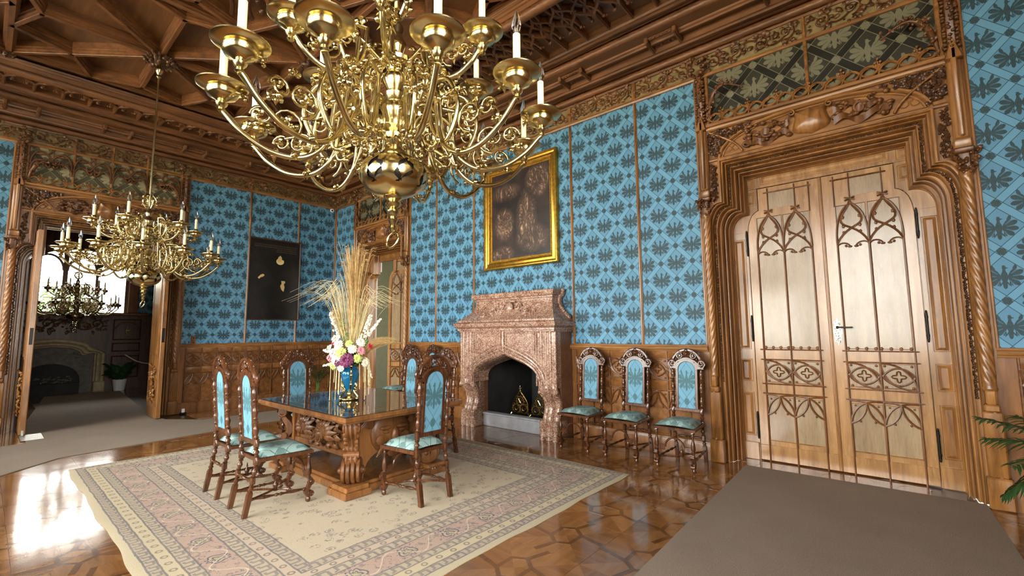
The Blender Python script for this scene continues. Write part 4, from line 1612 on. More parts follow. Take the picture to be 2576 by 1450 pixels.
sheet('runner_carpet', [(9.27, .0), (11.15, .03), (11.2, -1.25), (11.0, -8.3), (9.34, -8.3), (9.34, -2.9)], 0.0008, .008, CARPET,
      label='taupe runner carpet leading up to the closed double door', category='carpet')
sheet('runner_carpet', [(-5.7, -4.55), (-5.7, -3.10), (-.6, -3.45), (.55, -3.42), (1.12, -3.0), (1.2, -1.2), (2.42, -1.2), (2.28, -2.4), (2.68, -4.93), (3.22, -5.45), (3.22, -8.3), (1.4, -8.3), (1.2, -5.15), (-.6, -5.12)], 0.0008, .008, CARPET,
      label='taupe runner carpet passing through the open doorway into the next room', category='carpet')
rx = np.linspace(RUG[0], RUG[1], 90); ry = np.linspace(RUG[2], RUG[3], 70)
G = np.zeros((90, 70, 3))
rr_ = np.random.RandomState(2)
for i, x in enumerate(rx):
    for j, y in enumerate(ry):
        e = min(i, 89 - i, j, 69 - j)
        wx = .008 * math.sin(y * 5.1 + x) + .004 * math.sin(y * 13) if i in (0, 89) else 0
        wy = .010 * math.sin(x * 4.3) + .004 * math.sin(x * 11) if j in (0, 69) else 0
        G[i, j] = (x + wx, y + wy, .013 if e > 0 else .004)
m = MB(); m.grid(G)
rim = [G[i, 0] for i in range(90)] + [G[89, j] for j in range(1, 70)] + [G[i, 69] for i in range(88, -1, -1)] + [G[0, j] for j in range(68, 0, -1)]
rim = np.array(rim); low = rim.copy(); low[:, 2] = .0008
m.grid([rim, low], cv=True)
m.build('oriental_rug', RUGM, smooth=40, label='cream oriental rug with pink rosette border under the dining table', category='rug')

# ---------------------------------------------------------------- fireplace
FX = 6.05
fp = empty('fireplace', (FX, 0, 0), label='red speckled marble fireplace with hooded mantel against the blue wall', category='fireplace')
TF = tf(0, 0, 0, (1, 0, 0), (0, 0, 1), (0, -1, 0))


def fpart(m, name, mat, smooth=40): return m.build(name, mat, fp, smooth)


def fp_arch(d=0.0):
    R = [(.66 + d, .72), (.66 + d, .80)] + [tuple(q) for q in bez((.66 + d, .80), (.64 + d, .97 + d * .3), (.46 + d * .6, 1.04 + d), (.0, 1.17 + d * 1.15), n=12)[1:]]
    return R + [(-u, v) for u, v in R[::-1][1:]]


m = MB(TF)
A = fp_arch()
m.prism([(.95, .72), (.95, 1.55), (-.95, 1.55), (-.95, .72)] + A[::-1], .16, .44, .006)
fpart(m, 'mantel_front', MARBLE, 25)
m = MB(TF)
for d, r in ((.03, .022), (.075, .014), (.115, .024), (.165, .012)):
    m.tube(w3(fp_arch(d), .442), r, 7)
m.grid([w3(fp_arch(0), .44), w3(fp_arch(-.03), .38), w3(fp_arch(-.035), .2), w3(fp_arch(-.05), .14)])
for sx in (-1, 1):
    m.tube([(sx * .60, 1.18, .445), (sx * .60, 1.50, .445)], .012, 6); m.tube([(sx * .06, 1.25, .445), (sx * .06, 1.50, .445)], .012, 6)
    m.tube([(sx * .06, 1.50, .445), (sx * .60, 1.50, .445)], .012, 6)
    m.tube([(sx * .64, .74, .447), (sx * .64, 1.54, .447)], .012, 6)
    for u, r in ((.72, .024), (.80, .018), (.88, .026)):
        m.tube([(sx * u, .72, .435), (sx * u, 1.53, .435)], r, 8)
    m.tube([(sx * .95, .66, .42), (sx * .95, 1.53, .42)], .024, 8); m.blob((sx * .95, .67, .43), (.04, .045, .04), 10, 6)
    m.tube([(sx * .67, .66, .42), (sx * .67, .78, .42)], .02, 8); m.blob((sx * .67, .655, .42), (.03, .035, .03), 10, 6)
m.tube([(0, 1.17, .45), (0, 1.52, .45)], .026, 8); m.blob((0, 1.19, .455), (.045, .035, .03), 8, 5)
fpart(m, 'arch_moulding', MARBLE, 50)
for sx in (-1, 1):
    m = MB(TF)
    for u, r, o in ((.72, .058, .0), (.81, .066, .03), (.905, .058, .0)):
        P = cr([(sx * u, .78, .38), (sx * u, .70, .40), (sx * u, .60, .335), (sx * u, .48, .285), (sx * u, .36, .30), (sx * u, .26, .335), (sx * u, .02, .335)], 6)
        P[:, 2] += o
        m.tube(P, r, 9)
    m.box(sx * .66, sx * .96, 0, .27, .15, .415, .02); m.box(sx * .65, sx * .965, 0, .12, .15, .43, .02)
    for u in (.70, .81, .92): m.tube([(sx * u, 0, .41), (sx * u, .26, .40)], .045, 8)
    m.box(sx * .68, sx * .95, .2, .80, .14, .27, .01)
    fpart(m, 'fireplace_leg', MARBLE, 50)
    m = MB(TF)
    m.box(sx * .80, sx * .955, 0, 1.55, 0, .30, .008)
    for z in (.72, 1.1): m.box(sx * .82, sx * .958, z, z + .006, 0, .303)
    m.box(sx * .66, sx * .80, 0, 1.2, -.38, .17)
    fpart(m, 'side_slab', MARBLE_S, 30)
m = MB(TF)


def ringbox(m, prof):
    m.grid([[(-h, v, 0), (-h, v, w_), (h, v, w_), (h, v, 0)] for v, h, w_ in prof])


ringbox(m, [(1.50, .95, .44), (1.52, .965, .46), (1.535, .965, .46), (1.54, .985, .485), (1.57, .985, .485), (1.58, 1.0, .50), (1.60, 1.03, .535), (1.655, 1.04, .545), (1.66, 1.02, .525), (1.68, .985, .49), (1.70, .985, .49)])
fpart(m, 'mantel_shelf', MARBLE, 25)
m = MB(TF)
hp = [(1.70, .985, .49)]
for t in np.linspace(0, 1, 12)[1:]:
    hp.append((1.70 + .30 * t, .985 - .20 * (1 - (1 - t) ** 2), .49 - .25 * (1 - (1 - t) ** 2)))
hp += [(2.02, .785, .24), (2.03, .80, .255), (2.05, .80, .255), (2.06, .83, .285), (2.09, .845, .30), (2.13, .85, .305), (2.14, .84, .295), (2.14, .0, .0)]
ringbox(m, hp)
fpart(m, 'hood', MARBLE, 25)
m = MB(TF); rr = random.Random(8)
for sx in (-1, 1):
    for i, (v, h_, w_) in enumerate(hp[1:-2]):
        if sx > 0:
            m.blob((h_ + .012, v, .06), (.03, .03, .05), 6, 4)
            m.leaf((h_, v, .05), (h_ + .04, v + .02, .09), .02, (0, 0, 1), .4, 4)
m.tube([(h_ + .0, v, .06) for v, h_, w_ in hp[:-1]], .012, 6)
for sx in (-1, 1):
    for (cu, cv_, r_, tn) in ((.16, 1.90, .07, 1.3), (.34, 1.84, .055, -1.3), (.5, 1.80, .05, 1.2)):
        t = np.clip((cv_ - 1.70) / .3, 0, 1); w0 = .49 - .25 * (1 - (1 - t) ** 2)
        s_ = spiral(sx * cu, cv_, r_, .012, 0, sx * tn, 16)
        ww = .49 - .25 * (1 - (1 - np.clip((s_[:, 1] - 1.70) / .3, 0, 1)) ** 2)
        m.tube(np.c_[s_, ww + .01], .02, 6)
    for q in range(26):
        u = sx * rr.uniform(.12, .58); v = rr.uniform(1.76, 1.98)
        t = np.clip((v - 1.70) / .3, 0, 1); w0 = .49 - .25 * (1 - (1 - t) ** 2)
        m.blob((u, v, w0), (rr.uniform(.02, .045), rr.uniform(.015, .03), .025), 6, 4)
m.blob((0, 1.88, .30), (.085, .11, .05), 10, 6)
m.tube([(-.1, 1.99, .27), (0, 2.0, .29), (.1, 1.99, .27)], .02, 6)
fpart(m, 'hood_carving', MARBLE, 60)
m = MB(TF)
m.box(-.70, .70, .0, 1.3, -.80, -.76); 
fpart(m, 'firebox_back', STEEL, 0)
m = MB(TF)
m.add([(-.66, 0, .1), (-.66, 1.25, .1), (-.40, 1.25, -.76), (-.40, 0, -.76)], [(0, 1, 2, 3)])
m.add([(.66, 0, .1), (.66, 1.25, .1), (.40, 1.25, -.76), (.40, 0, -.76)], [(0, 1, 2, 3)])
m.box(-.7, .7, 1.19, 1.3, -.8, .12); m.box(-.7, .7, 0.0, .12, -.8, .14)
fpart(m, 'firebox_lining', SOOT, 0)
m = MB(TF)
m.box(-.655, .655, 0, .19, .10, .22, .008); m.box(-.66, .66, .185, .215, .09, .235, .008)
fpart(m, 'hearth_curb', CURB)


def andiron():
    a = empty('andiron', (0, 0, 0), label='', category='andiron', group='brass andirons in the fireplace')
    m = MB(TF)
    for cx, cy in ((-.075, .10), (.075, .10), (0, .225)):
        t = np.linspace(0, 2 * PI, 20, endpoint=False)
        m.tube(w3(np.c_[cx + .072 * np.cos(t), cy + .07 * np.sin(t)], 0), .010, 6, closed=True)
        m.tube(w3(spiral(cx, cy, .05, .012, 0, 1.3, 12), 0), .006, 5)
        for k in range(9): m.blob((cx + .088 * math.cos(k * .7), cy + .086 * math.sin(k * .7), 0), .010, 5, 4)
    m.tube(cr([(-.16, .06, 0), (-.15, .20, 0), (-.07, .31, 0), (-.02, .36, 0), (0, .40, 0), (.02, .36, 0), (.07, .31, 0), (.15, .20, 0), (.16, .06, 0)], 4), .007, 5)
    for k in range(8):
        t = k / 7; m.blob((-.165 + .15 * t, .10 + .27 * t, 0), .013, 5, 4); m.blob((.165 - .15 * t, .10 + .27 * t, 0), .013, 5, 4)
    m.build('openwork_front', BRASS_D, a, 50)
    m = MB(TF)
    m.tube([(-.028, .185, .012), (-.028, .265, .012)], .009, 5); m.tube([(.028, .185, .012), (.028, .265, .012)], .009, 5); m.tube([(-.028, .262, .012), (.028, .188, .012)], .009, 5)
    m.build('letter_n', BRASS, a, 50)
    m = MB(TF)
    m.box(-.17, .17, .02, .04, -.02, .02, .006)
    m.tube(cr([(-.17, .03, 0), (-.19, .0, .01), (-.18, -.045, .012), (-.2, -.05, .012)], 4), .012, 6); m.tube(cr([(.17, .03, 0), (.19, 0, .01), (.18, -.045, .012), (.2, -.05, .012)], 4), .012, 6)
    m.tube([(0, .02, -.02), (0, -.0, -.1), (0, -.04, -.16)], .012, 6)
    m.build('foot_bar', BRASS, a, 50)
    m = MB(TF)
    m.lathe([(.004, 0), (.014, .01), (.006, .025), (.013, .04), (.002, .075)], 8, (0, 0, 0), 'z')
    T2 = tf(0, 0, .40, (1, 0, 0), (0, 1, 0), (0, 0, 1))
    m.T = T2; m.V = []; m.F = []; m.M = []; m.n = 0
    m.lathe([(.004, 0), (.014, .01), (.006, .025), (.013, .04), (.002, .075)], 8)
    for k in range(4): m.blob((.02 * math.cos(k * PI / 2), .02 * math.sin(k * PI / 2), .03), .009, 5, 4)
    m.build('finial', BRASS, a, 50)
    return a


an = andiron(); an.location = (5.93, -.05, .17); an['label'] = 'brass openwork andiron with a letter, the one deeper left in the hearth'
an.location = (5.90, .13, .17)
an2 = copy_tree(an); an2.location = (6.30, .13, .17)
an['label'] = 'brass openwork andiron at the fireplace, beside the dark left hearth wall'
an2['label'] = 'brass openwork andiron at the fireplace, nearer the right marble leg'

# ---------------------------------------------------------------- pictures
pc = empty('framed_painting', (6.05, 0, 3.475), label='sepia painting in a wide gilded frame above the fireplace', category='painting')
TP = tf(0, 0, 0, (1, 0, 0), (0, 0, 1), (0, -1, 0))
hw, hh = .78, .905
mfr = MB(TP)


def rframe(m, hw, hh, prof):
    m.grid([[(-hw + d, -hh + d, w_), (hw - d, -hh + d, w_), (hw - d, hh - d, w_), (-hw + d, hh - d, w_)] for d, w_ in prof], cv=True)


rframe(mfr, hw, hh, [(0, .01), (0, .065), (.012, .078), (.03, .078), (.04, .06), (.06, .052), (.085, .06), (.10, .068), (.115, .06), (.12, .05), (.135, .048), (.14, .03), (.16, .028), (.165, .02), (.165, .01)])
fr = mfr.build('gilt_frame', GILT, pc, 30)
m = MB(TP)
for k in range(64):
    t = k / 64
    for sy in (-1, 1): m.blob((-hw + .128 + (2 * hw - .256) * t, sy * (hh - .128), .05), .011, 5, 4)
for k in range(76):
    t = k / 76
    for sx in (-1, 1): m.blob((sx * (hw - .128), -hh + .128 + (2 * hh - .256) * t, .05), .011, 5, 4)
m.build('bead_moulding', GILT, fr, 60)
m = MB(tf(6.05, 0, 3.475, (1, 0, 0), (0, 0, 1), (0, -1, 0)))
m.box(-hw + .16, hw - .16, -hh + .16, hh - .16, .012, .02)
cvs = m.build('canvas', SEPIA, None, 0); cvs.parent = pc; cvs.matrix_parent_inverse = Matrix.Translation((-6.05, 0, -3.475))

pt = empty('portrait_painting', (0, -1.445, 2.745), label='tall blackened portrait with pale ruff and hands on the blue wall', category='painting')
TQ = tf(0, 0, 0, (0, 1, 0), (0, 0, 1), (1, 0, 0))
m = MB(TQ); rframe(m, .56, .915, [(0, .008), (0, .045), (.01, .05), (.02, .045), (.025, .038), (.025, .02)])
m.build('thin_frame', W_DARK, pt, 30)
m = MB(TQ); m.box(-.54, .54, -.895, .895, .01, .032); m.build('canvas', BLACKC, pt, 0)
# painted shapes, flat on the canvas
m = MB(TQ)
m.prism(np.c_[.0 + .085 * np.cos(np.linspace(0, 2 * PI, 20)[:-1]), .40 + .075 * np.sin(np.linspace(0, 2 * PI, 20)[:-1])] + np.array([.10, .02]), .0325, .0332)
m.mi = 0
m.build('painted_ruff', PRUFF, pt, 0)
m = MB(TQ)
m.prism([(.03, .44), (.06, .52), (.10, .56), (.13, .52), (.145, .46), (.12, .42), (.06, .41)], .0333, .0338)
m.build('painted_face', PFLESH, pt, 0)
m = MB(TQ); m.prism([(.13, .54), (.18, .50), (.19, .46), (.15, .455), (.135, .48)], .034, .0342); m.prism([(.075, .50), (.088, .50), (.088, .506), (.075, .506)], .034, .0342); m.build('painted_hair', BLACKC, pt, 0)
m = MB(TQ); m.prism([(-.36, .02), (-.30, .09), (-.25, .11), (-.22, .08), (-.26, .04), (-.30, .03), (-.33, -.01)], .0325, .0332); m.build('painted_hand', PFLESH, pt, 0)
m = MB(TQ); m.prism([(.14, -.02), (.22, -.02), (.23, -.06), (.20, -.09), (.22, -.16), (.20, -.27), (.15, -.22), (.12, -.14), (.15, -.08)], .0325, .0332); m.build('painted_hand', PFLESH, pt, 0)
m = MB(TQ); rr = random.Random(6)
for row in range(4):
    u = (-.44, -.45, .02, .0)[row]
    while u < .46:
        l = rr.uniform(.012, .03)
        m.prism([(u, .76 - row * .045), (u + l * .5, .76 - row * .045), (u + l * .5, .785 - row * .045), (u, .785 - row * .045)], .0325, .0329); u += l
m.build('faded_inscription', PINK_T, pt, 0)

# ---------------------------------------------------------------- table
tb = empty('dining_table', (6.01, -2.85, 0.0132), label='massive carved walnut dining table with glass covered top on the rug', category='table')
hx_, hy_ = .96, .70
m = MB()
m.box(-hx_, hx_, -hy_, hy_, .712, .752, .006)
m.grid([[(-h, -k, z), (h, -k, z), (h, k, z), (-h, k, z)] for h, k, z in ((.92, .66, .69), (.935, .675, .695), (.94, .68, .71), (hx_ - .006, hy_ - .006, .713))], cv=True)
top = m.build('table_top', W_TABLE, tb, 25)
m = MB(); m.box(-hx_ + .05, hx_ - .05, -hy_ + .05, hy_ - .05, .748, .7535); m.build('veneer_field', W_TABLE_T, top, 0)
m = MB()
for a, b, c, d in ((-.80, .80, -.545, -.535), (-.80, .80, .535, .545), (-.80, -.79, -.545, .545), (.79, .80, -.545, .545)): m.box(a, b, c, d, .75, .7545)
m.build('inlay_line', W_PALE, top, 0)
m = MB(); m.box(-hx_ + .012, hx_ - .012, -hy_ + .012, hy_ - .012, .7548, .7598, .002); m.build('glass_sheet', GLASS, tb, 0)
# plinth with projecting corners
m = MB()
m.box(-.76, .76, -.52, .52, 0, .065, .01); m.box(-.73, .73, -.49, .49, .06, .095, .01)
for sx in (-1, 1):
    for sy in (-1, 1):
        m.box(sx * .50, sx * .83, sy * .33, sy * .61, 0, .06, .01); m.box(sx * .52, sx * .81, sy * .35, sy * .59, .055, .10, .01)
m.build('plinth', W_TABLE, tb, 25)
# end boards with a horned mask, arch cut below
for sx in (-1, 1):
    T = tf(sx * .60, 0, 0, (0, sx, 0), (0, 0, 1), (sx, 0, 0))
    m = MB(T)
    m.prism([(-.46, .09), (-.46, .70), (.46, .70), (.46, .09), (.30, .09)] + [tuple(q) for q in bez((.30, .09), (.30, .30), (.12, .33), (0, .30), n=8)] + [tuple(q) for q in bez((0, .30), (-.12, .33), (-.30, .30), (-.30, .09), n=8)][1:], -.05, .02, .006)
    m.box(-.47, .47, .64, .69, .0, .05, .008)
    eb = m.build('end_board', W_TABLE, tb, 25)
    Tm = T.copy(); Tm[:3, 0] *= 1.62; Tm[:3, 1] = Tm[:3, 1] * 1.42; Tm[:3, 3] = T[:3, 3] + np.array([0, 0, .50 - .50 * 1.42 - .005]); Tm[:3, 2] *= .72
    m = MB(Tm)
    m.blob((0, .50, .02), (.15, .16, .09), 16, 10)
    m.blob((0, .47, .145), (.028, .07, .045), 8, 6); m.blob((0, .435, .165), (.038, .025, .03), 8, 5)
    for q in (-1, 1):
        m.blob((q * .06, .535, .110), (.045, .016, .022), 8, 5); m.blob((q * .058, .508, .118), (.026, .013, .014), 8, 5)
        m.blob((q * .085, .455, .10), (.045, .04, .03), 8, 5)
        m.tube(w3([(q * .01, .405), (q * .05, .412), (q * .10, .39), (q * .13, .35)], .14), [.012, .02, .016, .005], 6)
        m.leaf((q * .13, .55, .05), (q * .21, .61, .06), .03, (0, 0, 1), .3, 5)
        m.tube(cr([(q * .05, .63, .07), (q * .10, .67, .09), (q * .17, .655, .07), (q * .19, .60, .06)], 4), [.022] * 7 + [.018, .014, .011, .008, .006][:6], 6) if False else m.tube(cr([(q * .05, .63, .07), (q * .10, .67, .09), (q * .17, .655, .07), (q * .19, .60, .06)], 4), np.linspace(.024, .006, 13), 6)
        for k in range(8):
            m.tube(cr([(q * (.02 + .015 * k), .60, .09), (q * (.03 + .022 * k), .65 - .006 * k, .10), (q * (.05 + .03 * k), .66 - .02 * k, .07)], 4), np.linspace(.014, .005, 9), 5)
    m.blob((0, .383, .12), (.045, .012, .016), 8, 5); m.blob((0, .355, .105), (.05, .03, .03), 8, 5)
    m.build('horned_mask', W_CARVE, eb, 60)
# long side boards with shells
for sy in (-1, 1):
    T = tf(0, sy * .40, 0, (-sy, 0, 0), (0, 0, 1), (0, sy, 0))
    m = MB(T)
    m.box(-.58, .58, .30, .70, -.02, .012, .004); m.box(-.60, .60, .295, .355, -.03, .045, .01); m.box(-.56, -.50, .355, .70, -.0, .03, .006); m.box(.50, .56, .355, .70, -.0, .03, .006)
    ab = m.build('apron', W_TABLE, tb, 25)
    Ts_ = T.copy(); Ts_[:3, 0] *= 1.28; Ts_[:3, 1] = Ts_[:3, 1] * 1.12; Ts_[:3, 2] *= 1.5; Ts_[:3, 3] = T[:3, 3] + np.array([0, 0, -.055])
    m = MB(Ts_)
    for q in (-1, 1):
        for k in range(9):
            a = math.radians(-20 + 27 * k)
            c = np.array([q * .17, .50, .03])
            m.leaf(c, c + np.array([math.cos(a) * .155, math.sin(a) * .135, .02]), .034, (0, 0, 1), .3, 5)
        m.blob((q * .17, .52, .055), (.075, .085, .035), 12, 6)
        for k in range(5): m.tube(w3(bez((q * .17 - .06 + .03 * k, .45), (q * .17 - .07 + .035 * k, .52), (q * .17 - .04 + .02 * k, .60), n=6), .085 - abs(k - 2) * .008), .007, 5)
        m.tube(w3(spiral(q * .05, .44, .055, .01, PI / 2, q * 1.6, 20), .05), .016, 6)
    for k in range(40):
        a = rr.uniform(0, 2 * PI); c = np.array([rr.uniform(-.33, .33), rr.uniform(.40, .60), .012])
        m.leaf(c, c + np.array([math.cos(a) * .09, math.sin(a) * .09, .02]), .025, (0, 0, 1), .3, 5)
    m.build('shell_carving', W_CARVE, ab, 60)
# corner consoles: acanthus scroll above, ringed volute below
for sx in (-1, 1):
    for sy in (-1, 1):
        d = np.array([sx * .78, sy * .62]); d /= np.linalg.norm(d)
        T = tf(sx * .60, sy * .40, 0, (d[0], d[1], 0), (0, 0, 1), (d[1], -d[0], 0))
        m = MB(T)
        P = cr([(-.02, .69), (.16, .67), (.19, .58), (.12, .50), (.09, .42), (.14, .35), (.15, .29), (.12, .24)], 5)
        prevw = .055
        m.grid([np.c_[P, np.full(len(P), w_)] for w_ in (-prevw, -.02, .02, prevw)])
        Q = P - np.array([.07, 0])
        m.grid([np.c_[P, np.full(len(P), -prevw)], np.c_[Q, np.full(len(P), -prevw)]]); m.grid([np.c_[P, np.full(len(P), prevw)], np.c_[Q, np.full(len(P), prevw)]])
        m.grid([np.c_[Q, np.full(len(P), prevw)], np.c_[Q, np.full(len(P), -prevw)]])
        for w_ in (-.04, 0, .04): m.tube(np.c_[P, np.full(len(P), w_)] + np.array([.008, 0, 0]), .012, 6)
        m.tube([(.145, .64, -.075), (.145, .64, .075)], .045, 10); m.tube([(.12, .36, -.07), (.12, .36, .07)], .035, 10)
        m.tube(w3(spiral(.15, .62, .06, .01, PI / 2, 1.5, 16), .065), .014, 6); m.tube(w3(spiral(.15, .62, .06, .01, PI / 2, 1.5, 16), -.065), .014, 6)
        for k in range(10):
            c = np.array([.17 - .02 * (k % 3), .40 + .022 * k, (-1) ** k * .04])
            m.leaf(c, c + np.array([.035, .05, (-1) ** k * .02]), .018, (1, 0, 0), .3, 4)
        cs = m.build('scroll_console', W_CARVE, tb, 50)
        m = MB(T)
        for k, (w_, r) in enumerate(((-.066, .115), (-.022, .125), (.022, .125), (.066, .115))):
            t = np.arange(20) * 2 * PI / 20
            m.grid([[(.09 + q * math.cos(a), .215 + q * math.sin(a), w_ + e) for a in t] for q, e in ((.02, -.02), (r - .012, -.02), (r, -.012), (r, .012), (r - .012, .02), (.02, .02))], cv=True)
        m.tube([(.09, .215, -.105), (.09, .215, .105)], .04, 10); m.blob((.09, .215, .1), .03, 8, 5); m.blob((.09, .215, -.1), .03, 8, 5)
        m.build('ringed_volute', W_CARVE, cs, 40)

# ---------------------------------------------------------------- chairs


def baluster(z0, z1, r=.018, k=3):
    r = r * 1.1
    """turned profile between z0 and z1"""
    P = []
    L = (z1 - z0) / k
    for i in range(k):
        a = z0 + i * L
        for t, q in ((0, .75), (.06, 1.15), (.10, .8), (.16, .62), (.30, .9), (.46, 1.18), (.60, .95), (.76, .62), (.84, .8), (.90, 1.12), (.95, .72)):
            P.append((r * q, a + L * t))
    P.append((r * .75, z1))
    return P


def lean(mb, prof, p0, p1, n=10):
    """lathe whose axis runs from p0 to p1; prof heights 0..1"""
    p0, p1 = np.array(p0, float), np.array(p1, float)
    pts = [p0 + (p1 - p0) * h for r, h in prof]
    mb.tube(pts, [r for r, h in prof], n)


def norm(prof):
    z0, z1 = prof[0][1], prof[-1][1]
    return [(r, (z - z0) / (z1 - z0)) for r, z in prof]


def make_chair():
    c = empty('high_back_chair', (0, 0, 0), label='', category='chair')
    # seat frame and cushion
    m = MB()
    P = [(-.235, -.245), (.235, -.245), (.19, .205), (-.19, .205)]
    m.prism(P, .425, .455, .006)
    m.build('seat_frame', W_CHAIR, c, 30)
    m = MB()
    G = []
    for i in range(13):
        t = i / 12
        y = -.225 + .415 * t
        h = .215 - .04 * t
        row = []
        for j in range(13):
            s_ = j / 12 * 2 - 1
            e = (1 - s_ ** 6) * (1 - (2 * t - 1) ** 6)
            row.append((s_ * h, y, .452 + .006 + .05 * e ** .6 + .012 * (1 - s_ * s_)))
        G.append(row)
    m.grid(G); m.build('seat_cushion', FABRIC_S, c, 70)
    # back: y of the back plane leans
    yb = lambda z: .205 + (z - .45) * .075
    for sx in (-1, 1):
        m = MB()
        u = sx * .165
        m.box(u - .021, u + .021, .19, .232, .40, .475, .008)
        lean(m, norm(baluster(.475, .545, .019, 1)), (u, yb(.475) + .005, .475), (u, yb(.545) + .005, .545))
        m.box(u - .02, u + .02, yb(.58) - .018, yb(.58) + .022, .545, .62, .008)
        lean(m, norm(baluster(.62, 1.075, .0195, 3)), (u, yb(.62) + .003, .62), (u, yb(1.075) + .003, 1.075))
        m.blob((u, yb(1.13), 1.145), (.014, .014, .022), 6, 5) if False else None
        m.build('back_post', W_CHAIR, c, 50)
    m = MB(tf(0, yb(.45) - .45 * .075, 0, (1, 0, 0), (0, .075, 1), (0, -1, 0)))
    m.box(-.15, .15, .565, .605, -.012, .014, .005)
    arch = [tuple(q) for q in arc(0, 1.045, .098, 180, 0, 14)]
    for sx in (-1, 1):
        m.box(sx * .098, sx * .128, .60, 1.06, -.012, .014, .004)
    m.prism([(-.128, 1.04), (-.098, 1.04)] + arch[1:-1] + [(.098, 1.04), (.128, 1.04), (.128, 1.055), (.2, 1.055), (.2, 1.085), (.155, 1.09)] + [tuple(q) for q in arc(0, 1.06, .135, 25, 155, 12)] + [(-.155, 1.09), (-.2, 1.085), (-.2, 1.055), (-.128, 1.055)], -.014, .018, .004)
    m.build('back_frame', W_CHAIR, c, 30)
    m = MB(tf(0, yb(.45) - .45 * .075, 0, (1, 0, 0), (0, .075, 1), (0, -1, 0)))
    m.prism([(-.10, .60), (.10, .60), (.10, 1.045)] + [tuple(q) for q in arc(0, 1.045, .10, 0, 180, 14)][1:-1] + [(-.10, 1.045)], -.006, .012, .006)
    m.build('back_upholstery', FABRIC, c, 30)
    # pierced crest
    m = MB(tf(0, yb(.45) - .45 * .075, 0, (1, 0, 0), (0, .075, 1), (0, -1, 0)))
    m.tube(w3(arc(0, 1.085, .178, 12, 168, 22, .195), 0), .018, 6, sq=1.2)
    m.tube(w3(arc(0, 1.075, .142, 10, 170, 22, .10), .004), .016, 6, sq=1.3)
    for sx in (-1, 1):
        m.tube(w3(spiral(sx * .168, 1.125, .050, .01, -PI / 2, sx * 1.5, 16), .006), .016, 6)
        m.tube(w3(spiral(sx * .085, 1.215, .042, .008, PI / 2, sx * 1.5, 16), .006), .015, 6)
        m.tube(w3(bez((sx * .19, 1.10), (sx * .20, 1.16), (sx * .16, 1.20), (sx * .11, 1.245), n=8), .004), .013, 6)
        m.tube(w3(bez((sx * .11, 1.245), (sx * .07, 1.285), (sx * .03, 1.29), (0, 1.265), n=8), .004), .013, 6)
        for (x, z, r) in ((.19, 1.12, .02), (.12, 1.17, .018), (.05, 1.25, .02), (.03, 1.21, .014), (.14, 1.22, .016), (.09, 1.265, .016), (.165, 1.17, .018), (.06, 1.20, .016), (.10, 1.14, .018), (.205, 1.10, .016), (.03, 1.17, .016)): m.blob((sx * x, z, .008), (r, r, r * .8), 6, 4)
    m.blob((0, 1.272, .008), (.028, .03, .02), 8, 5); m.blob((0, 1.235, .01), (.016, .028, .014), 6, 4)
    m.build('crest', W_CHAIR, c, 60)
    # legs
    for sx in (-1, 1):
        u = sx * .20
        m = MB()
        m.box(u - .018, u + .018, -.238, -.20, .398, .428, .005)
        m.lathe([(.012, .398), (.017, .385), (.011, .37), (.013, .335), (.021, .30), (.025, .27), (.024, .24), (.016, .225), (.02, .21)], 10, (u, -.22, 0))
        # S scroll foot, in the plane facing front
        m.T = tf(u, -.22, 0, (0, -1, 0), (0, 0, 1), (1, 0, 0))
        S_ = cr([(.0, .215), (.022, .18), (.0, .125), (-.018, .09), (.004, .045)], 6)
        m.grid([np.c_[S_ + np.array([dx, 0]), np.full(len(S_), w_)] for dx, w_ in ((-.018, -.017), (.018, -.017), (.018, .017), (-.018, .017))], cu=True)
        for w_ in (-.018, .018):
            m.tube(w3(spiral(.026, .168, .026, .005, PI, 1.5, 14), w_), .006, 5); m.tube(w3(spiral(.022, .068, .028, .005, PI, -1.5, 14), w_), .006, 5)
        m.tube([(.03, .168, -.02), (.03, .168, .02)], .02, 8); m.tube([(.024, .066, -.02), (.024, .066, .02)], .022, 8)
        m.T = None
        m.lathe([(.012, .05), (.022, .03), (.022, .012), (.012, 0)], 10, (u, -.222, 0))
        m.build('front_leg', W_CHAIR, c, 50)
        m = MB()
        u = sx * .165
        y0, y1 = .212, .285
        f = lambda z: y1 + (y0 - y1) * min(1, z / .40)
        m.box(u - .019, u + .019, f(.28) - .019, f(.28) + .019, .25, .312, .007)
        lean(m, norm(baluster(.31, .40, .018, 1)), (u, f(.31), .31), (u, f(.40), .40))
        lean(m, norm(baluster(.19, .25, .018, 1)), (u, f(.19), .19), (u, f(.25), .25))
        m.grid([[(u - a, f(z) - a, z), (u + a, f(z) - a, z), (u + a, f(z) + a, z), (u - a, f(z) + a, z)] for z, a in ((0, .018), (.18, .02), (.20, .014))], cv=True)
        m.add([(u - .018, f(0) - .018, 0), (u + .018, f(0) - .018, 0), (u + .018, f(0) + .018, 0), (u - .018, f(0) + .018, 0)], [(0, 1, 2, 3)])
        m.build('rear_leg', W_CHAIR, c, 40)
        m = MB()
        lean(m, norm(baluster(0, .4, .012, 2)), (sx * .198, -.20, .115), (u, f(.14), .135), 8)
        m.build('side_stretcher', W_CHAIR, c, 50)
    m = MB()
    lean(m, norm(baluster(0, .3, .012, 2)), (-.165, .236, .275), (.165, .236, .275), 8)
    m.build('back_stretcher', W_CHAIR, c, 50)
    m = MB(tf(0, -.22, 0, (1, 0, 0), (0, 0, 1), (0, -1, 0)))
    m.tube(w3(arc(0, .235, .105, 0, 180, 16), 0), .011, 6)
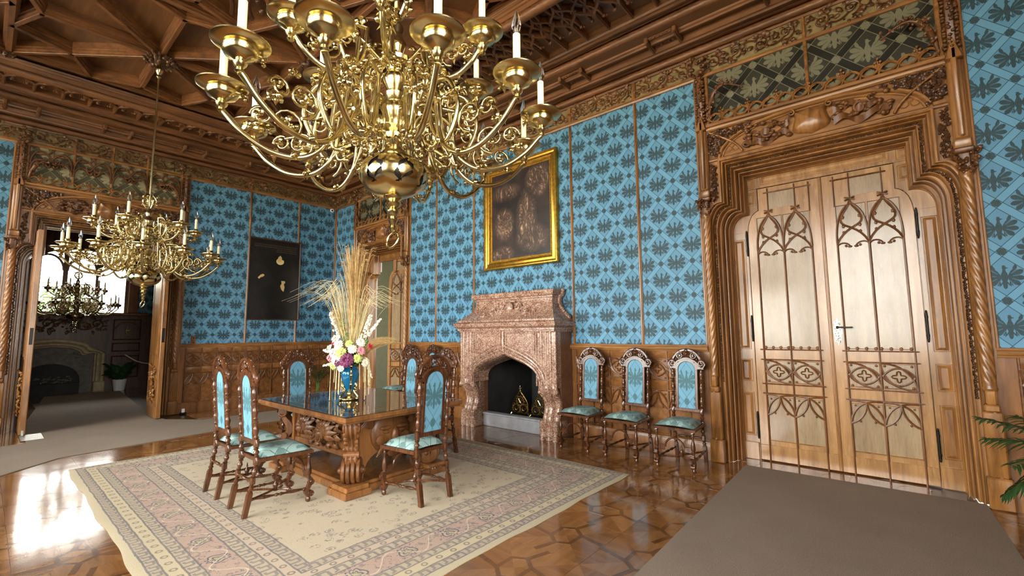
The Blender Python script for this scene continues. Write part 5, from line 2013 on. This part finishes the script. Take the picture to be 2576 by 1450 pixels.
    for sx in (-1, 1):
        for a in (.0, .018): m.tube(w3([(sx * (.115 + a), .205 + a), (sx * (.165 - a * .5), .205 + a), (sx * (.165 - a * .5), .255 - a), (sx * (.115 + a), .255 - a)], 0), .006, 4)
        m.box(sx * .11, sx * .185, .205, .258, -.006, .004)
    m.build('front_arch', W_CHAIR, c, 50)
    m = MB()
    for sx in (-1, 1):
        m.tube(cr([(sx * .195, -.19, .115), (sx * .14, -.12, .11), (sx * .06, -.10, .112), (0, -.02, .118), (sx * .07, .08, .125), (sx * .165, .25, .13)], 5), .010, 6)
    m.lathe([(.02, .105), (.026, .115), (.014, .125), (.02, .14), (.024, .155), (.012, .175), (.006, .185), (.008, .20), (.003, .23)], 8, (0, -.02, 0))
    m.build('cross_stretcher', W_CHAIR, c, 50)
    return c


RZ = .0135
chairs = [
    ((6.36, -3.88, RZ), PI, 'high-backed chair with its back to us, nearest on the near long side of the table', 'chairs around the table'),
    ((5.69, -3.88, RZ), PI, 'high-backed chair on the near long side of the table, the one behind and further left', 'chairs around the table'),
    ((4.93, -2.95, RZ), PI / 2, 'high-backed chair at the far table end, eagle cushion back facing us beside the small palm', 'chairs around the table'),
    ((7.17, -2.93, RZ), -PI / 2, 'high-backed chair at the near table end, green-looking back beside the horned mask', 'chairs around the table'),
    ((5.50, -1.98, RZ), 0, 'high-backed chair on the far long side of the table, just right of the flower vase', 'chairs around the table'),
    ((6.20, -1.98, RZ), 0, 'high-backed chair on the far long side of the table, mostly hidden behind the end chair', 'chairs around the table'),
    ((7.43, -.43, 0), 0, 'high-backed wall chair standing right beside the marble fireplace', 'chairs along the panelled wall'),
    ((8.08, -.43, 0), 0, 'high-backed wall chair, middle of the three between fireplace and double door', 'chairs along the panelled wall'),
    ((8.73, -.43, 0), 0, 'high-backed wall chair standing next to the closed double door', 'chairs along the panelled wall'),
    ((3.32, -.43, 0), 0, 'high-backed wall chair nearest the small side doorway, its blue seat showing', 'chairs along the panelled wall'),
    ((4.05, -.43, 0), 0, 'high-backed wall chair between small doorway and fireplace, peeking out behind table chairs', 'chairs along the panelled wall'),
]
ch0 = make_chair()
for i, (p, rz, lab, gr) in enumerate(chairs):
    o = ch0 if i == 0 else copy_tree(ch0)
    o.location = p; o.rotation_euler = (0, 0, rz); o['label'] = lab; o['group'] = gr

# ---------------------------------------------------------------- chandeliers
def chandelier(loc, zc, label, name='brass_chandelier', mat=BRASS, light=True):
    """origin at the middle of the pierced globe"""
    c = empty(name, loc, label=label, category='chandelier')
    m = MB()
    prof = [(.004, -.305), (.014, -.295), (.02, -.28), (.012, -.265), (.022, -.25), (.028, -.235), (.016, -.22), (.03, -.205), (.034, -.19), (.02, -.175), (.036, -.162), (.042, -.15), (.024, -.138), (.044, -.125), (.05, -.115), (.036, -.10), (.055, -.09), (.04, -.08)]
    m.lathe(prof, 16)
    m.build('pendant_finial', mat, c, 40)
    t = np.linspace(0, 2 * PI, 28, endpoint=False)
    m = MB(); m.tube(np.c_[.042 * np.cos(t), .012 * np.sin(t), -.345 + .042 * np.sin(t)], .006, 6, closed=True)
    m.build('pull_ring', mat, c, 60)
    # globe pierced with leaf shapes
    m = MB()
    nA, nB = 220, 90
    G = [[(.175 * math.sin(b) * math.cos(a), .175 * math.sin(b) * math.sin(a), .118 * math.cos(b)) for a in np.arange(nA) * 2 * PI / nA] for b in np.linspace(.22, PI - .22, nB)]

    def hole(i, j):
        b = .22 + (PI - .44) * (i + .5) / nB
        a = (j + .5) / nA * 2 * PI
        if not (.5 < b < 2.2): return False
        u = (a * 7 / (2 * PI)) % 1 - .5
        v = (b - .5) / 1.7
        l1 = abs(u - .20 * math.sin(v * 6.3)) < .11 * abs(math.sin(v * 9.4)) ** 1.3
        l2 = abs(u + .30 * math.sin(v * 6.3 + .6)) < .10 * abs(math.sin(v * 12.6 + 1)) ** 1.3
        return l1 or l2
    m.grid(G, cv=True, skip=hole)
    gl = m.build('pierced_globe', mat, c, 60)
    m = MB(); m.lathe([(.166 * math.sin(b), .110 * math.cos(b)) for b in np.linspace(.2, PI - .2, 16)], 28); m.build('dark_globe_filler', IRON, gl, 60)  # added dark filler, paints the shade seen through the pierced holes
    m = MB()
    m.lathe([(.03, .10), (.05, .115), (.062, .125), (.05, .14), (.035, .16), (.045, .18), (.058, .20), (.062, .22), (.09, .235), (.115, .24), (.118, .26), (.09, .275), (.06, .285), (.045, .30), (.062, .33), (.07, .36), (.06, .39), (.035, .41), (.05, .43), (.055, .45),
             (.04, .47), (.05, .49), (.065, .52), (.062, .55), (.045, .575), (.05, .60), (.085, .62), (.09, .64), (.06, .66), (.04, .68), (.05, .71), (.055, .74), (.04, .77), (.03, .80), (.04, .83), (.03, .86), (.018, .90), (.02, .93)], 18)
    m.build('stem', mat, c, 40)
    m = MB()
    for k in range(8):
        a = k * PI / 4
        m.tube(np.c_[(.03 + .045 * np.sin(np.linspace(0, PI, 9))) * math.cos(a), (.03 + .045 * np.sin(np.linspace(0, PI, 9))) * math.sin(a), np.linspace(.90, 1.08, 9)], .008, 5)
        for z in (.95, 1.0, 1.05): m.blob((.075 * math.cos(a), .075 * math.sin(a), z), .014, 5, 4)
    m.build('crown_knob', mat, c, 60)
    m = MB(); H = 5.15 - zc
    m.tube([(0, 0, .93), (0, 0, H - .12)], .012, 8)
    m.lathe([(.012, H - .22), (.03, H - .2), (.018, H - .17), (.045, H - .13), (.05, H - .10), (.03, H - .07), (.02, H)], 12)
    m.build('hanging_rod', mat, c, 40)

    def arm(R, z0, zp, sc, aname):
        """one scrolling arm in the local x-z plane, reaching radius R; origin on the axis"""
        X = lambda P: np.c_[np.array(P)[:, 0], np.zeros(len(P)), np.array(P)[:, 1]]
        m = MB()
        main = cr([(.09, z0), (.20, z0 + .10 * sc), (.31 * R / .78, z0 + .02 * sc), (.30 * R / .78, z0 - .13 * sc), (.22 * R / .78, z0 - .10 * sc)], 7)
        m.tube(X(main), .011, 8)
        sw = cr([(.24 * R / .78, z0 + .20 * sc), (.38 * R / .78, z0 + .18 * sc), (.44 * R / .78, z0 + .02 * sc), (.36 * R / .78, z0 - .13 * sc), (.27 * R / .78, z0 - .02 * sc), (.24 * R / .78, z0 + .20 * sc)], 7)
        m.tube(X(sw), .012, 8)
        k_ = R / .78
        out = cr([(.30 * k_, z0 + .10 * sc), (.33 * k_, z0 - .10 * sc), (.43 * k_, z0 - .20 * sc), (.57 * k_, z0 - .20 * sc), (.69 * k_, z0 - .13 * sc), (.765 * k_, z0 - .05 * sc), (R, zp - .07)], 8)
        m.tube(X(out), .0135, 8)
        for (x, z, r, a0, tn) in ((.52, -.04, .085, -PI / 2, -1.35), (.62, -.03, .05, 0, 1.25), (.20, -.02, .075, 0, 1.4), (.40, .06, .06, PI, -1.3)):
            s_ = spiral(x * R / .78, z0 + z * sc, r * sc, .012, a0, tn, 18)
            m.tube(X(s_), np.linspace(.008, .005, 18), 5)
        ao = m.build(aname, mat, c, 80)
        m = MB(); ra = random.Random(int(R * 100))
        pts = [(.52, -.04), (.62, -.03), (.44, .10), (.30, .21), (.20, .06), (.36, -.14), (.47, -.21), (.66, -.10), (.26, -.12), (.40, .06), (.34, .1), (.56, .05), (.70, .04), (.15, -.1)]
        for x, z in pts:
            x *= R / .78
            for q in range(3):
                p = np.array([x + ra.uniform(-.025, .025), ra.uniform(-.028, .028), z0 + z * sc + ra.uniform(-.025, .025)])
                m.blob(p, ra.uniform(.009, .016), 5, 4)
            p = np.array([x, 0, z0 + z * sc])
            for q in (-1, 1):
                m.leaf(p, p + np.array([ra.uniform(-.04, .04), q * .045, ra.uniform(-.03, .04)]), .012, (0, 0, 1), .3, 4)
            p2 = p + np.array([ra.uniform(-.05, .05), 0, ra.uniform(.02, .05)])
            m.leaf(p, p2, .013, (0, 1, 0), .3, 4)
        m.build('leafwork', mat, ao, 60)
        m = MB()
        m.lathe([(.010, -.075), (.018, -.068), (.013, -.055), (.022, -.045), (.026, -.035), (.016, -.028), (.03, -.018), (.058, -.004), (.066, .012), (.064, .026), (.056, .032), (.098, .040), (.106, .045), (.106, .05), (.098, .052), (.05, .048), (.03, .046), (.024, .056), (.032, .064), (.022, .072), (.028, .086), (.018, .095)], 24, (R, 0, zp))
        m.build('drip_pan', mat, ao, 40)
        m = MB(); m.lathe([(.0165, .09), (.0165, .225), (.010, .23)], 12, (R, 0, zp)); m.build('candle_sleeve', WAX, ao, 40)
        m = MB(); m.lathe([(.012, .228), (.018, .243), (.0215, .262), (.019, .288), (.010, .318), (.002, .34)], 10, (R, 0, zp)); m.build('candle_bulb', BULB, ao, 60)
        m = MB(); m.tube([(R, 0, zp + .228), (R, 0, zp + .252)], .006, 6); m.build('bulb_holder', SILVER, ao, 40)
        return ao
    a0 = arm(.78, .23, .26, 1.0, 'lower_arm')
    for k in range(1, 12):
        cc = copy_tree(a0, c); cc.rotation_euler = (0, 0, k * PI / 6)
    b0 = arm(.52, .62, .62, .72, 'upper_arm')
    b0.rotation_euler = (0, 0, .2)
    for k in range(1, 6):
        cc = copy_tree(b0, c); cc.rotation_euler = (0, 0, .2 + k * PI / 3)
    return c


c1 = chandelier((8.72, -4.30, 2.33), 2.33, 'large brass chandelier with ivory candles hanging close to us in front of the fireplace')
c1.rotation_euler = (0, 0, .12)
c2 = chandelier((3.39, -4.36, 2.25), 2.25, 'smaller-looking brass chandelier on a long rod in front of the left doorway')
c2.rotation_euler = (0, 0, .30)
c3 = copy_tree(c2); c3.location = (-4.5, -4.23, 2.0); c3.rotation_euler = (0, 0, .5)
c3['label'] = 'dark chandelier in the next room, silhouetted against its bright window'

# ---------------------------------------------------------------- vase and flowers
VX, VY, VZ = 5.97, -2.94, .7733
vs = empty('urn_vase', (VX, VY, VZ), label='glossy blue porcelain urn with gilt brass mounts on the dining table', category='vase')
m = MB(); m.lathe([(.03, .085), (.045, .10), (.06, .14), (.082, .20), (.098, .26), (.10, .30), (.088, .335), (.068, .35), (.062, .365), (.070, .38), (.060, .378), (.052, .36)], 28)
m.build('porcelain_body', CERAM, vs, 50)
m = MB()
m.lathe([(.095, 0), (.10, .008), (.10, .02), (.085, .026), (.05, .03), (.035, .045), (.028, .06), (.04, .08), (.03, .095)], 20)
for k in range(3):
    a = k * 2 * PI / 3 + .4
    P = cr([(.085, .015), (.105, .04), (.075, .075), (.055, .11), (.088, .155), (.07, .19)], 6)
    m.tube(np.c_[P[:, 0] * math.cos(a), P[:, 0] * math.sin(a), P[:, 1]], .011, 7)
    m.blob((.10 * math.cos(a), .10 * math.sin(a), .02), (.022, .022, .018), 7, 5)
    for q in range(8):
        z = .10 + .012 * q
        m.blob((.08 * math.cos(a + .25 * math.sin(q * 1.7)), .08 * math.sin(a + .25 * math.sin(q * 1.7)), z), .010, 5, 4)
m.build('gilt_foot', BRASS, vs, 50)
for k in range(2):
    m = MB(); a = -.45 + k * PI
    P = cr([(.075, .11), (.105, .16), (.112, .22), (.13, .28), (.135, .33), (.10, .375), (.085, .40), (.105, .415)], 6)
    m.tube(np.c_[P[:, 0] * math.cos(a), P[:, 0] * math.sin(a), P[:, 1]], np.linspace(.013, .010, len(P)), 7)
    for q in (8, 18, 30): m.blob((P[q, 0] * math.cos(a), P[q, 0] * math.sin(a), P[q, 1]), .018, 6, 5)
    m.build('gilt_handle', BRASS, vs, 50)

bq = empty('flower_bouquet', (VX, VY, VZ + .36), label='tall bouquet of dried grasses and mixed flowers standing in the blue urn', category='flowers')
rb = random.Random(12)
# directions in the picture plane: image right ~ (0.76, 0.65)
IR = np.array([.759, .651, 0]); IF = np.array([-.651, .759, 0])


def pos(sx, z, f=0.0): return IR * sx + IF * f + np.array([0, 0, z])


def grass(n, base_s, tip_s, z0, z1, spread, mat, name, droop=.0, r=.0022):
    m = MB()
    for i in range(n):
        a = pos(rb.gauss(0, .02), 0, rb.gauss(0, .02))
        ts = tip_s + rb.gauss(0, spread); tf_ = rb.gauss(0, spread * .8)
        zt = z0 + (z1 - z0) * rb.uniform(.55, 1)
        mid = pos(ts * .35 + base_s, zt * .62, tf_ * .35)
        tip = pos(ts * (1 + droop), zt * (1 - droop * .35), tf_ * (1 + droop))
        pre = pos(ts * .78, zt * .96, tf_ * .78)
        P = cr([a, mid, pre, tip], 4)
        m.tube(P, np.linspace(r, r * .45, len(P)), 3, caps=False)
    o = m.build(name, mat, bq, 0); o['kind'] = 'stuff'
    return o


grass(260, .02, .03, .5, 1.42, .085, STRAW, 'tall_grass_plume', .05, .0028)
grass(70, -.02, -.26, .5, 1.05, .12, STRAW_L, 'arching_grass', .45, .0018)
grass(70, .02, .22, .45, .95, .13, STRAW_L, 'arching_grass', .35, .0018)
grass(90, .03, .42, .15, .34, .06, STRAW, 'side_grass_plume', .1, .0022)
grass(60, -.02, -.20, .3, .68, .03, STRAW, 'left_grass_plume', .05, .003)


def spike(s0, z0, s1, z1, mat, r, name, n=70):
    m = MB()
    a, b = pos(s0, z0), pos(s1, z1)
    m.tube([pos(0, 0), a, b], .004, 5)
    for i in range(n):
        t = rb.random()
        p = a + (b - a) * t
        q = rb.uniform(0, 2 * PI); k = r * (1 - .5 * t)
        m.blob(p + IR * math.cos(q) * k + np.array([0, 0, math.sin(q) * k * .5]) + IF * math.sin(q) * k, rb.uniform(.008, .014), 5, 4)
    m.build(name, mat, bq, 60)


spike(-.12, .22, -.24, .62, PETW, .032, 'cream_flower_spike')
spike(-.05, .30, -.13, .60, LEAFL, .030, 'green_flower_spike')
spike(.14, .34, .22, .58, PETW, .032, 'white_delphinium', 90)
spike(.18, .34, .33, .54, PETW, .022, 'white_delphinium')
spike(-.10, .10, -.31, .20, PETW, .022, 'white_trailing_spray')
spike(-.14, .05, -.30, .02, PETW, .022, 'white_trailing_spray')
spike(.16, .1, .24, -.12, PETW, .012, 'hanging_spray', 30)
spike(.10, .14, .18, .30, LEAFL, .03, 'green_sprig')


def flower(s, z, f, R, mat, name, n=14, layers=3):
    m = MB(); c = pos(s, z, f)
    d = pos(s, z * .4, f - .12); d = d / (np.linalg.norm(d) + 1e-9)
    a = np.cross(d, [0, 0, 1.0]); a /= np.linalg.norm(a); b = np.cross(a, d)
    for l in range(layers):
        rr2 = R * (1 - .26 * l)
        for k in range(n - 3 * l):
            q = 2 * PI * k / (n - 3 * l) + l * .4 + rb.uniform(-.1, .1)
            rad = a * math.cos(q) + b * math.sin(q)
            m.leaf(c + d * R * .12 * l, c + rad * rr2 + d * R * (.12 + .32 * l + rb.uniform(-.08, .08)), rr2 * .30, d, .18, 5)
    m.blob(c + d * R * .25, R * .32, 7, 5)
    m.build(name, mat, bq, 60)


for s, z, f, R, mt, nm in ((.02, .085, -.17, .085, PETV, 'plum_peony'), (-.05, .16, -.15, .07, PETG, 'lime_hydrangea'), (-.14, .16, -.10, .07, PETW, 'cream_rose'), (-.10, .08, -.15, .065, PETW, 'cream_rose'),
                           (-.19, .11, -.06, .06, PETP, 'pink_rose'), (-.14, .03, -.12, .055, PETG, 'lime_hydrangea'), (-.10, .24, -.08, .065, PETW, 'cream_rose'), (-.15, .30, -.02, .07, PETW, 'cream_carnation'),
                           (.12, .10, -.13, .055, PETG, 'green_chrysanthemum'), (.14, .18, -.08, .055, PETP, 'dusky_rose'), (.06, .20, -.12, .055, PETW, 'cream_rose'), (.12, .27, -.03, .06, PETW, 'cream_carnation'),
                           (.23, .23, -.04, .035, PETR, 'red_rosebud'), (-.18, .27, -.04, .028, PETR, 'red_rosebud'), (-.08, .06, -.17, .045, PETV, 'plum_carnation'), (.0, .26, -.06, .05, PETG, 'lime_hydrangea'),
                           (-.22, .21, -.02, .05, PETW, 'white_stock'), (.18, .05, -.06, .05, PETW, 'white_stock'), (-.05, .0, -.15, .045, PETW, 'white_stock')):
    flower(s, z, f, R, mt, nm)
m = MB()
for i in range(60):
    a = pos(rb.uniform(-.12, .12), rb.uniform(0, .2), rb.uniform(-.1, .1))
    b = a + pos(rb.uniform(-.09, .09), rb.uniform(-.02, .1), rb.uniform(-.08, .05))
    m.leaf(a, b, .02, (0, 0, 1), .2, 5)
m.build('foliage', LEAFG, bq, 60)['kind'] = 'stuff'
m = MB()
for i in range(16):
    s = rb.choice((-.17, -.12, .16, .2)) + rb.gauss(0, .02); f = rb.uniform(-.1, 0)
    L = rb.uniform(.2, .42)
    P = cr([pos(s * .5, .12, f * .5), pos(s, .08, f), pos(s * 1.08, -.1, f), pos(s * 1.1, .05 - L, f)], 4)
    m.tube(P, .0035, 4)
    for q in range(5): m.blob(P[-1 - q], .006, 4, 3)
m.build('trailing_amaranth', STRAW_L, bq, 60)['kind'] = 'stuff'


# ---------------------------------------------------------------- plants
def frond(m, base, d, L, rise, n=20, lw=.010, ll=.16, droop=.5, seed=0):
    rf = random.Random(seed)
    d = np.array(d, float); d /= np.linalg.norm(d)
    sd = np.array([-d[1], d[0], 0])
    P = []
    for t in np.linspace(0, 1, n):
        P.append(np.array(base) + d * L * t * (1 - .1 * t) + np.array([0, 0, rise * t * 1.6 - droop * t * t]))
    P = np.array(P)
    m.tube(P, np.linspace(.006, .002, n), 4)
    for i in range(3, n):
        tdir = P[i] - P[i - 1]; tdir /= np.linalg.norm(tdir)
        l = ll * math.sin(PI * (.18 + .80 * i / n)) ** .7
        for s_ in (-1, 1):
            tip = P[i] + (tdir * .62 + sd * s_ * .75) * l + np.array([0, 0, -.28 * l + rf.uniform(-.02, .02)])
            m.leaf(P[i], tip, lw, np.array([0, 0, 1.0]), .12, 4)


pl = empty('potted_palm', (11.78, -.62, 0), label='dark green palm whose fronds reach in beside the double door', category='plant')
m = MB(); m.lathe([(.14, 0), (.17, .02), (.2, .34), (.215, .36), (.2, .37), (.17, .35)], 20); m.build('plant_pot', W_DARK, pl, 40)
m = MB(); m.tube([(0, 0, .3), (0.01, 0, .5), (-.02, .01, .62)], [.03, .025, .02], 7); m.build('stem', LEAFG, pl, 50)
fr_dirs = [(-1, -.2, .75, .22), (-1, .25, .70, .10), (-.9, -.6, .72, .05), (-.7, .6, .6, .2), (-.2, -1, .6, .3), (.15, -.9, .4, .55), (-.3, -1, .65, .15), (-1, .02, .62, -.02), (-.2, .7, .3, .4)]
for i, (dx, dy, L, rs) in enumerate(fr_dirs):
    m = MB(); frond(m, (-.02, .01, .60), (dx, dy, 0), L, rs, 22, .011, .24, .12 if i < 4 else .3, i); m.build('palm_frond', LEAFG, pl, 60)

p2 = empty('small_palm', (.42, -.55, 0), label='small green palm in a clear glass with white tray by the far corner', category='plant')
m = MB(); m.box(-.19, .19, -.19, .19, .0, .07, .012); m.box(-.17, .17, -.17, .17, .07, .075); m.build('white_tray', WHITE, p2, 30)
m = MB(); m.lathe([(.055, .078), (.06, .085), (.07, .26), (.066, .26), (.056, .09), (.0, .088)], 16); m.build('glass_vase', GLASS, p2, 50)
m = MB()
for k in range(7): m.tube([(.02 * math.cos(k), .02 * math.sin(k), .1), (.03 * math.cos(k), .03 * math.sin(k), .4)], .006, 5)
m.build('stem', LEAFL, p2, 50)
for i in range(11):
    a = i * 2 * PI / 11 + .2
    m = MB(); frond(m, (0, 0, .36), (math.cos(a), math.sin(a), 0), .26 + .05 * (i % 3), .34 + .09 * (i % 2), 14, .008, .15, .28, 40 + i); m.build('palm_frond', LEAFG, p2, 60)

# ---------------------------------------------------------------- small fittings
k = empty('security_camera', (0.0, -.17, 4.60), label='small white security camera under the frieze near the corner', category='camera')
m = MB(); m.tube([(.006, 0, 0), (.05, 0, -.01)], .014, 8); m.build('bracket', WHITE, k, 50)
m = MB(); m.tube([(.045, 0, .0), (.06, 0, 0), (.125, -.02, -.02)], [.034, .045, .042], 14); m.build('housing', WHITE, k, 40)
m = MB(); m.tube([(.125, -.02, -.02), (.132, -.022, -.022)], .022, 12); m.build('lens', IRON, k, 40)
k = empty('wall_intercom', (0.006, -2.93, 1.42), label='small brown wooden wall fitting on the blue paper by the left doorway', category='switch')
m = MB(); m.box(0, .03, -.042, .042, -.015, .075, .006); m.box(0, .03, -.042, .042, -.105, -.02, .006); m.build('cover', W_WAINS, k, 30)
m = MB(); m.lathe([(.02, 0), (.018, .012)], 10, (.03, 0, .03), 'x'); m.lathe([(.02, 0), (.018, .012)], 10, (.03, 0, -.06), 'x'); m.build('dial', W_CARVE_D, k, 30)
k = empty('floor_sensor', (.16, -3.06, 0), label='tiny white sensor box on the floor at the foot of the left doorway', category='sensor')
m = MB(); m.box(-.035, .035, -.05, .05, 0, .035, .006); m.build('base', IRON, k, 30)
m = MB(); m.box(-.015, .02, -.025, .025, .035, .11, .006); m.build('white_cap', WHITE, k, 30)
k = empty('floor_plate', (.72, -5.10, .0096), label='thin clear plastic plate on the carpet beside the left open door leaf', category='plate')
m = MB(); m.box(-.28, .30, -.10, .14, 0, .003, .001); m.build('sheet', SILVER, k, 0)
m = MB(); m.box(-.22, -.19, -.08, -.05, .003, .09, .004); m.build('upright_tab', SILVER, k, 20)

# ---------------------------------------------------------------- next room through the left doorway
XB = -6.45
TR = tf(XB, 0, 0, (0, 1, 0), (0, 0, 1), (1, 0, 0))
m = MB(TR)
for a, b, z0, z1 in ((-8.5, -5.0, 0, 5.4), (-5.0, -2.95, 0, 2.16), (-5.0, -2.95, 3.95, 5.4), (-2.95, -1.2, 0, 5.4)): m.box(a, b, z0, z1, -.4, 0)
wn = m.build('wall_next_room', W_DARK, smooth=0, **STRUCT)
m = MB(); m.box(-6.85, -.4, -1.4, -1.2, 0, 5.4); m.box(-6.85, -.4, -8.6, -8.4, 0, 5.4); m.build('wall_next_room_side', W_DARK, smooth=0, **STRUCT)
m = MB(); m.box(-6.85, -.4, -8.6, -1.2, 5.2, 5.4); m.build('ceiling_next_room', W_DARK, smooth=0, **STRUCT)
m = MB(TR); m.box(-2.90, -1.42, 2.16, 5.2, 0, .01); m.box(-8.4, -5.05, 2.16, 5.2, 0, .01); m.build('wallpaper_panel', PAPER_L, wn, 0)
# arched window with stone tracery
m = MB(TR)
m.prism([(-5.0, 3.3), (-5.0, 4.0), (-2.95, 4.0), (-2.95, 3.3)] + [tuple(q) for q in arc(-3.975, 3.35, 1.0, 0, 180, 20, .56)], -.2, -.05)
for u in (-4.98, -4.30, -3.63, -2.97): m.box(u - .05, u + .05, 2.16, 3.75, -.19, -.07, .02)
for c0 in (-4.64, -3.965, -3.30):
    m.tube(w3(arc(c0, 3.3, .30, 0, 180, 14, .42), -.12), .03, 6)
    for q in (-1, 1): m.tube(w3(bez((c0 + q * .30, 3.3), (c0 + q * .28, 3.55), (c0 + q * .42, 3.7), (c0 + q * .36, 3.95), n=8), -.12), .025, 6)
for z in (2.55, 2.95): m.box(-4.95, -3.0, z - .008, z + .008, -.14, -.12)
win = m.build('window_5', W_CARVE, smooth=30, **STRUCT)
for u0, u1 in ((-4.93, -4.35), (-4.25, -3.68), (-3.58, -3.02)):
    m = MB(TR); m.box(u0, u1, 2.18, 3.95, -.132, -.128); m.build('window_pane', PANE, win, 0)
m = MB(TR); m.box(-5.15, -2.45, 2.09, 2.17, -.02, .14, .02); m.build('window_sill', W_WAINS, win)
m = MB(TR); m.box(-2.95, -2.72, 2.17, 4.0, .0, .06, .02); m.box(-5.2, -5.0, 2.17, 4.0, .0, .06, .02); m.build('window_casing', W_WAINS, win)
# panelling below
m = MB(TR)
foliage(m, -5.3, -3.35, 1.62, 2.02, .02, 3, 1.0, .016)
m.build('carved_frieze', W_CARVE_D, wn, 50)
for i in range(14):
    u = -2.98 + i * .105
    if u > -2.32 or u < -2.98: pass
    m = MB(TR); m.tube(w3([(u + .62, .25), (u + .62, 2.0)], .02), .022, 6); m.build('linenfold_rib', W_DARK, wn, 50)
m = MB(TR)
for z0, z1 in ((.3, .95), (1.05, 1.32), (1.38, 2.0)): raised(m, -3.25, -2.60, z0, z1, .005, .02)
m.tube(w3(bez((-3.2, 1.7), (-3.1, 1.98), (-2.75, 1.98), (-2.65, 1.7), n=10), .03), .02, 6)
m.build('raised_panel', W_CARVE_D, wn, 20)
m = MB(TR); m.tube(cr([(-2.92, 1.78, .05), (-2.95, 1.62, .06), (-2.90, 1.5, .06), (-2.94, 1.40, .05)], 4), .014, 6)
m.box(-2.97, -2.87, 1.66, 1.68, .04, .07)
gk = m.build('wall_candle_arm', BRASS, None, 50, label='small gold ornament hanging on the dark panelling of the next room', category='ornament')
# stone fireplace
f2 = empty('stone_fireplace', (XB + .045, -4.45, 0), label='pale stone fireplace under the window in the next room', category='fireplace')
T2 = tf(0, 0, 0, (0, 1, 0), (0, 0, 1), (1, 0, 0))


def a2(d, top):
    R = [(1.0 - d, 0)] + [tuple(q) for q in cr([(1.0 - d, .95), (.98 - d, 1.05), (.72 - d * .7, 1.16 - d), (.62 - d * .6, 1.27 - d), (.35, 1.36 - d), (0, 1.40 - d)], 4)]
    return R + [(-u, v) for u, v in R[::-1][1:]]


m = MB(T2)
m.grid([w3(a2(d, 0), w_) for d, w_ in ((-.05, .0), (-.05, .32), (-.02, .36), (.03, .36), (.05, .32), (.08, .30), (.12, .30), (.14, .25), (.17, .24), (.18, .16))])
m.build('stone_surround', STONE, f2, 30)
for sx in (-1, 1):
    m = MB(T2); m.box(sx * .83, sx * 1.07, 0, .28, 0, .40, .02); m.build('base_block', STONE, f2)
m = MB(T2)
ar = [tuple(q) for q in bez((-.58, .30), (-.58, .95), (.58, .95), (.58, .30), n=14)]
m.prism([(.86, 0)] + [(.86, 1.0), (.45, 1.2), (0, 1.24), (-.45, 1.2), (-.86, 1.0), (-.86, 0), (-.58, 0)] + ar + [(.58, 0)], .02, .15)
for q in (-.5, .5):
    for k in range(8): m.blob((q + rb.uniform(-.12, .12), 1.0 + rb.uniform(-.05, .05), .16), .035, 6, 4)
m.build('inner_surround', STONE_D, f2, 30)
m = MB(T2); m.box(-.6, .6, 0, .95, -.02, .018); m.box(-.9, .9, .0, .26, .0, .13); m.build('firebox', SOOT, f2, 0)
m = MB(T2)
for k in range(40): m.blob((rb.uniform(-.4, .45), .28 + rb.uniform(0, .16), .08 + rb.uniform(-.03, .05)), (rb.uniform(.02, .06), rb.uniform(.015, .03), .03), 5, 4)
m.build('ashes', COALS, f2, 60)['kind'] = 'stuff'
p3 = empty('potted_plant', (-5.85, -3.10, 0), label='leafy green plant in a white pot beside the stone fireplace', category='plant')
m = MB(); m.lathe([(.11, 0), (.12, .01), (.16, .30), (.165, .31), (.15, .31), (.14, .28)], 18); m.build('white_pot', WHITE, p3, 40)
for i in range(26):
    a = i * 2.4; L = rb.uniform(.22, .42)
    m = MB(); b0 = np.array([.05 * math.cos(a), .05 * math.sin(a), .3])
    tip = b0 + np.array([math.cos(a) * L, math.sin(a) * L, rb.uniform(.05, .5)])
    m.leaf(b0 + (tip - b0) * .35, tip, .075, (0, 0, 1), .25, 6); m.tube([b0, b0 + (tip - b0) * .4], .006, 4); m.build('leaf', LEAFG, p3, 60)
m = MB(); m.tube(cr([(-5.9, -3.02, .98), (-5.6, -2.8, .80), (-5.2, -2.6, .74), (-4.6, -2.5, .80), (-4.0, -2.4, .95)], 6), .014, 6)
m.build('barrier_rope', ROPE, None, 60, label='white barrier rope sagging across the panelling of the next room', category='rope')
# outside the next room's window
m = MB(); m.box(-70, 80, -80, 70, -1.3, -1.2); m.build('ground', GROUND_BOUNCE, smooth=0, **STRUCT)  # unseen ground, made pale to bounce light indoors
for i, (x, y, z, r) in enumerate(((-13, -6.2, 3.4, 1.3), (-15, -3.6, 2.6, 1.2), (-17, -7.5, 5, 2.0))):
    tr_ = empty('leafy_tree', (x, y, -1.2), label=('leafy tree outside the window, seen left behind the silhouetted chandelier', 'leafy tree outside the window, low and to the right of the mullion', 'tall leafy tree furthest outside the window')[i], category='tree')
    m = MB(); m.tube([(0, 0, 0), (.1, 0, 2), (0, .1, z + 1)], [.16, .12, .06], 7); m.build('trunk', W_DARK, tr_, 50)
    m = MB(); rq = random.Random(i)
    for q in range(500):
        d = np.array([rq.gauss(0, 1), rq.gauss(0, 1), rq.gauss(0, 1)]); d /= np.linalg.norm(d); d *= r * rq.uniform(.4, 1)
        p = d + np.array([0, 0, z + 1.2]); m.leaf(p, p + np.array([rq.uniform(-.2, .2), rq.uniform(-.2, .2), rq.uniform(-.2, .1)]), .09, (0, 0, 1), .2, 3)
    m.build('crown', LEAFL, tr_, 60)
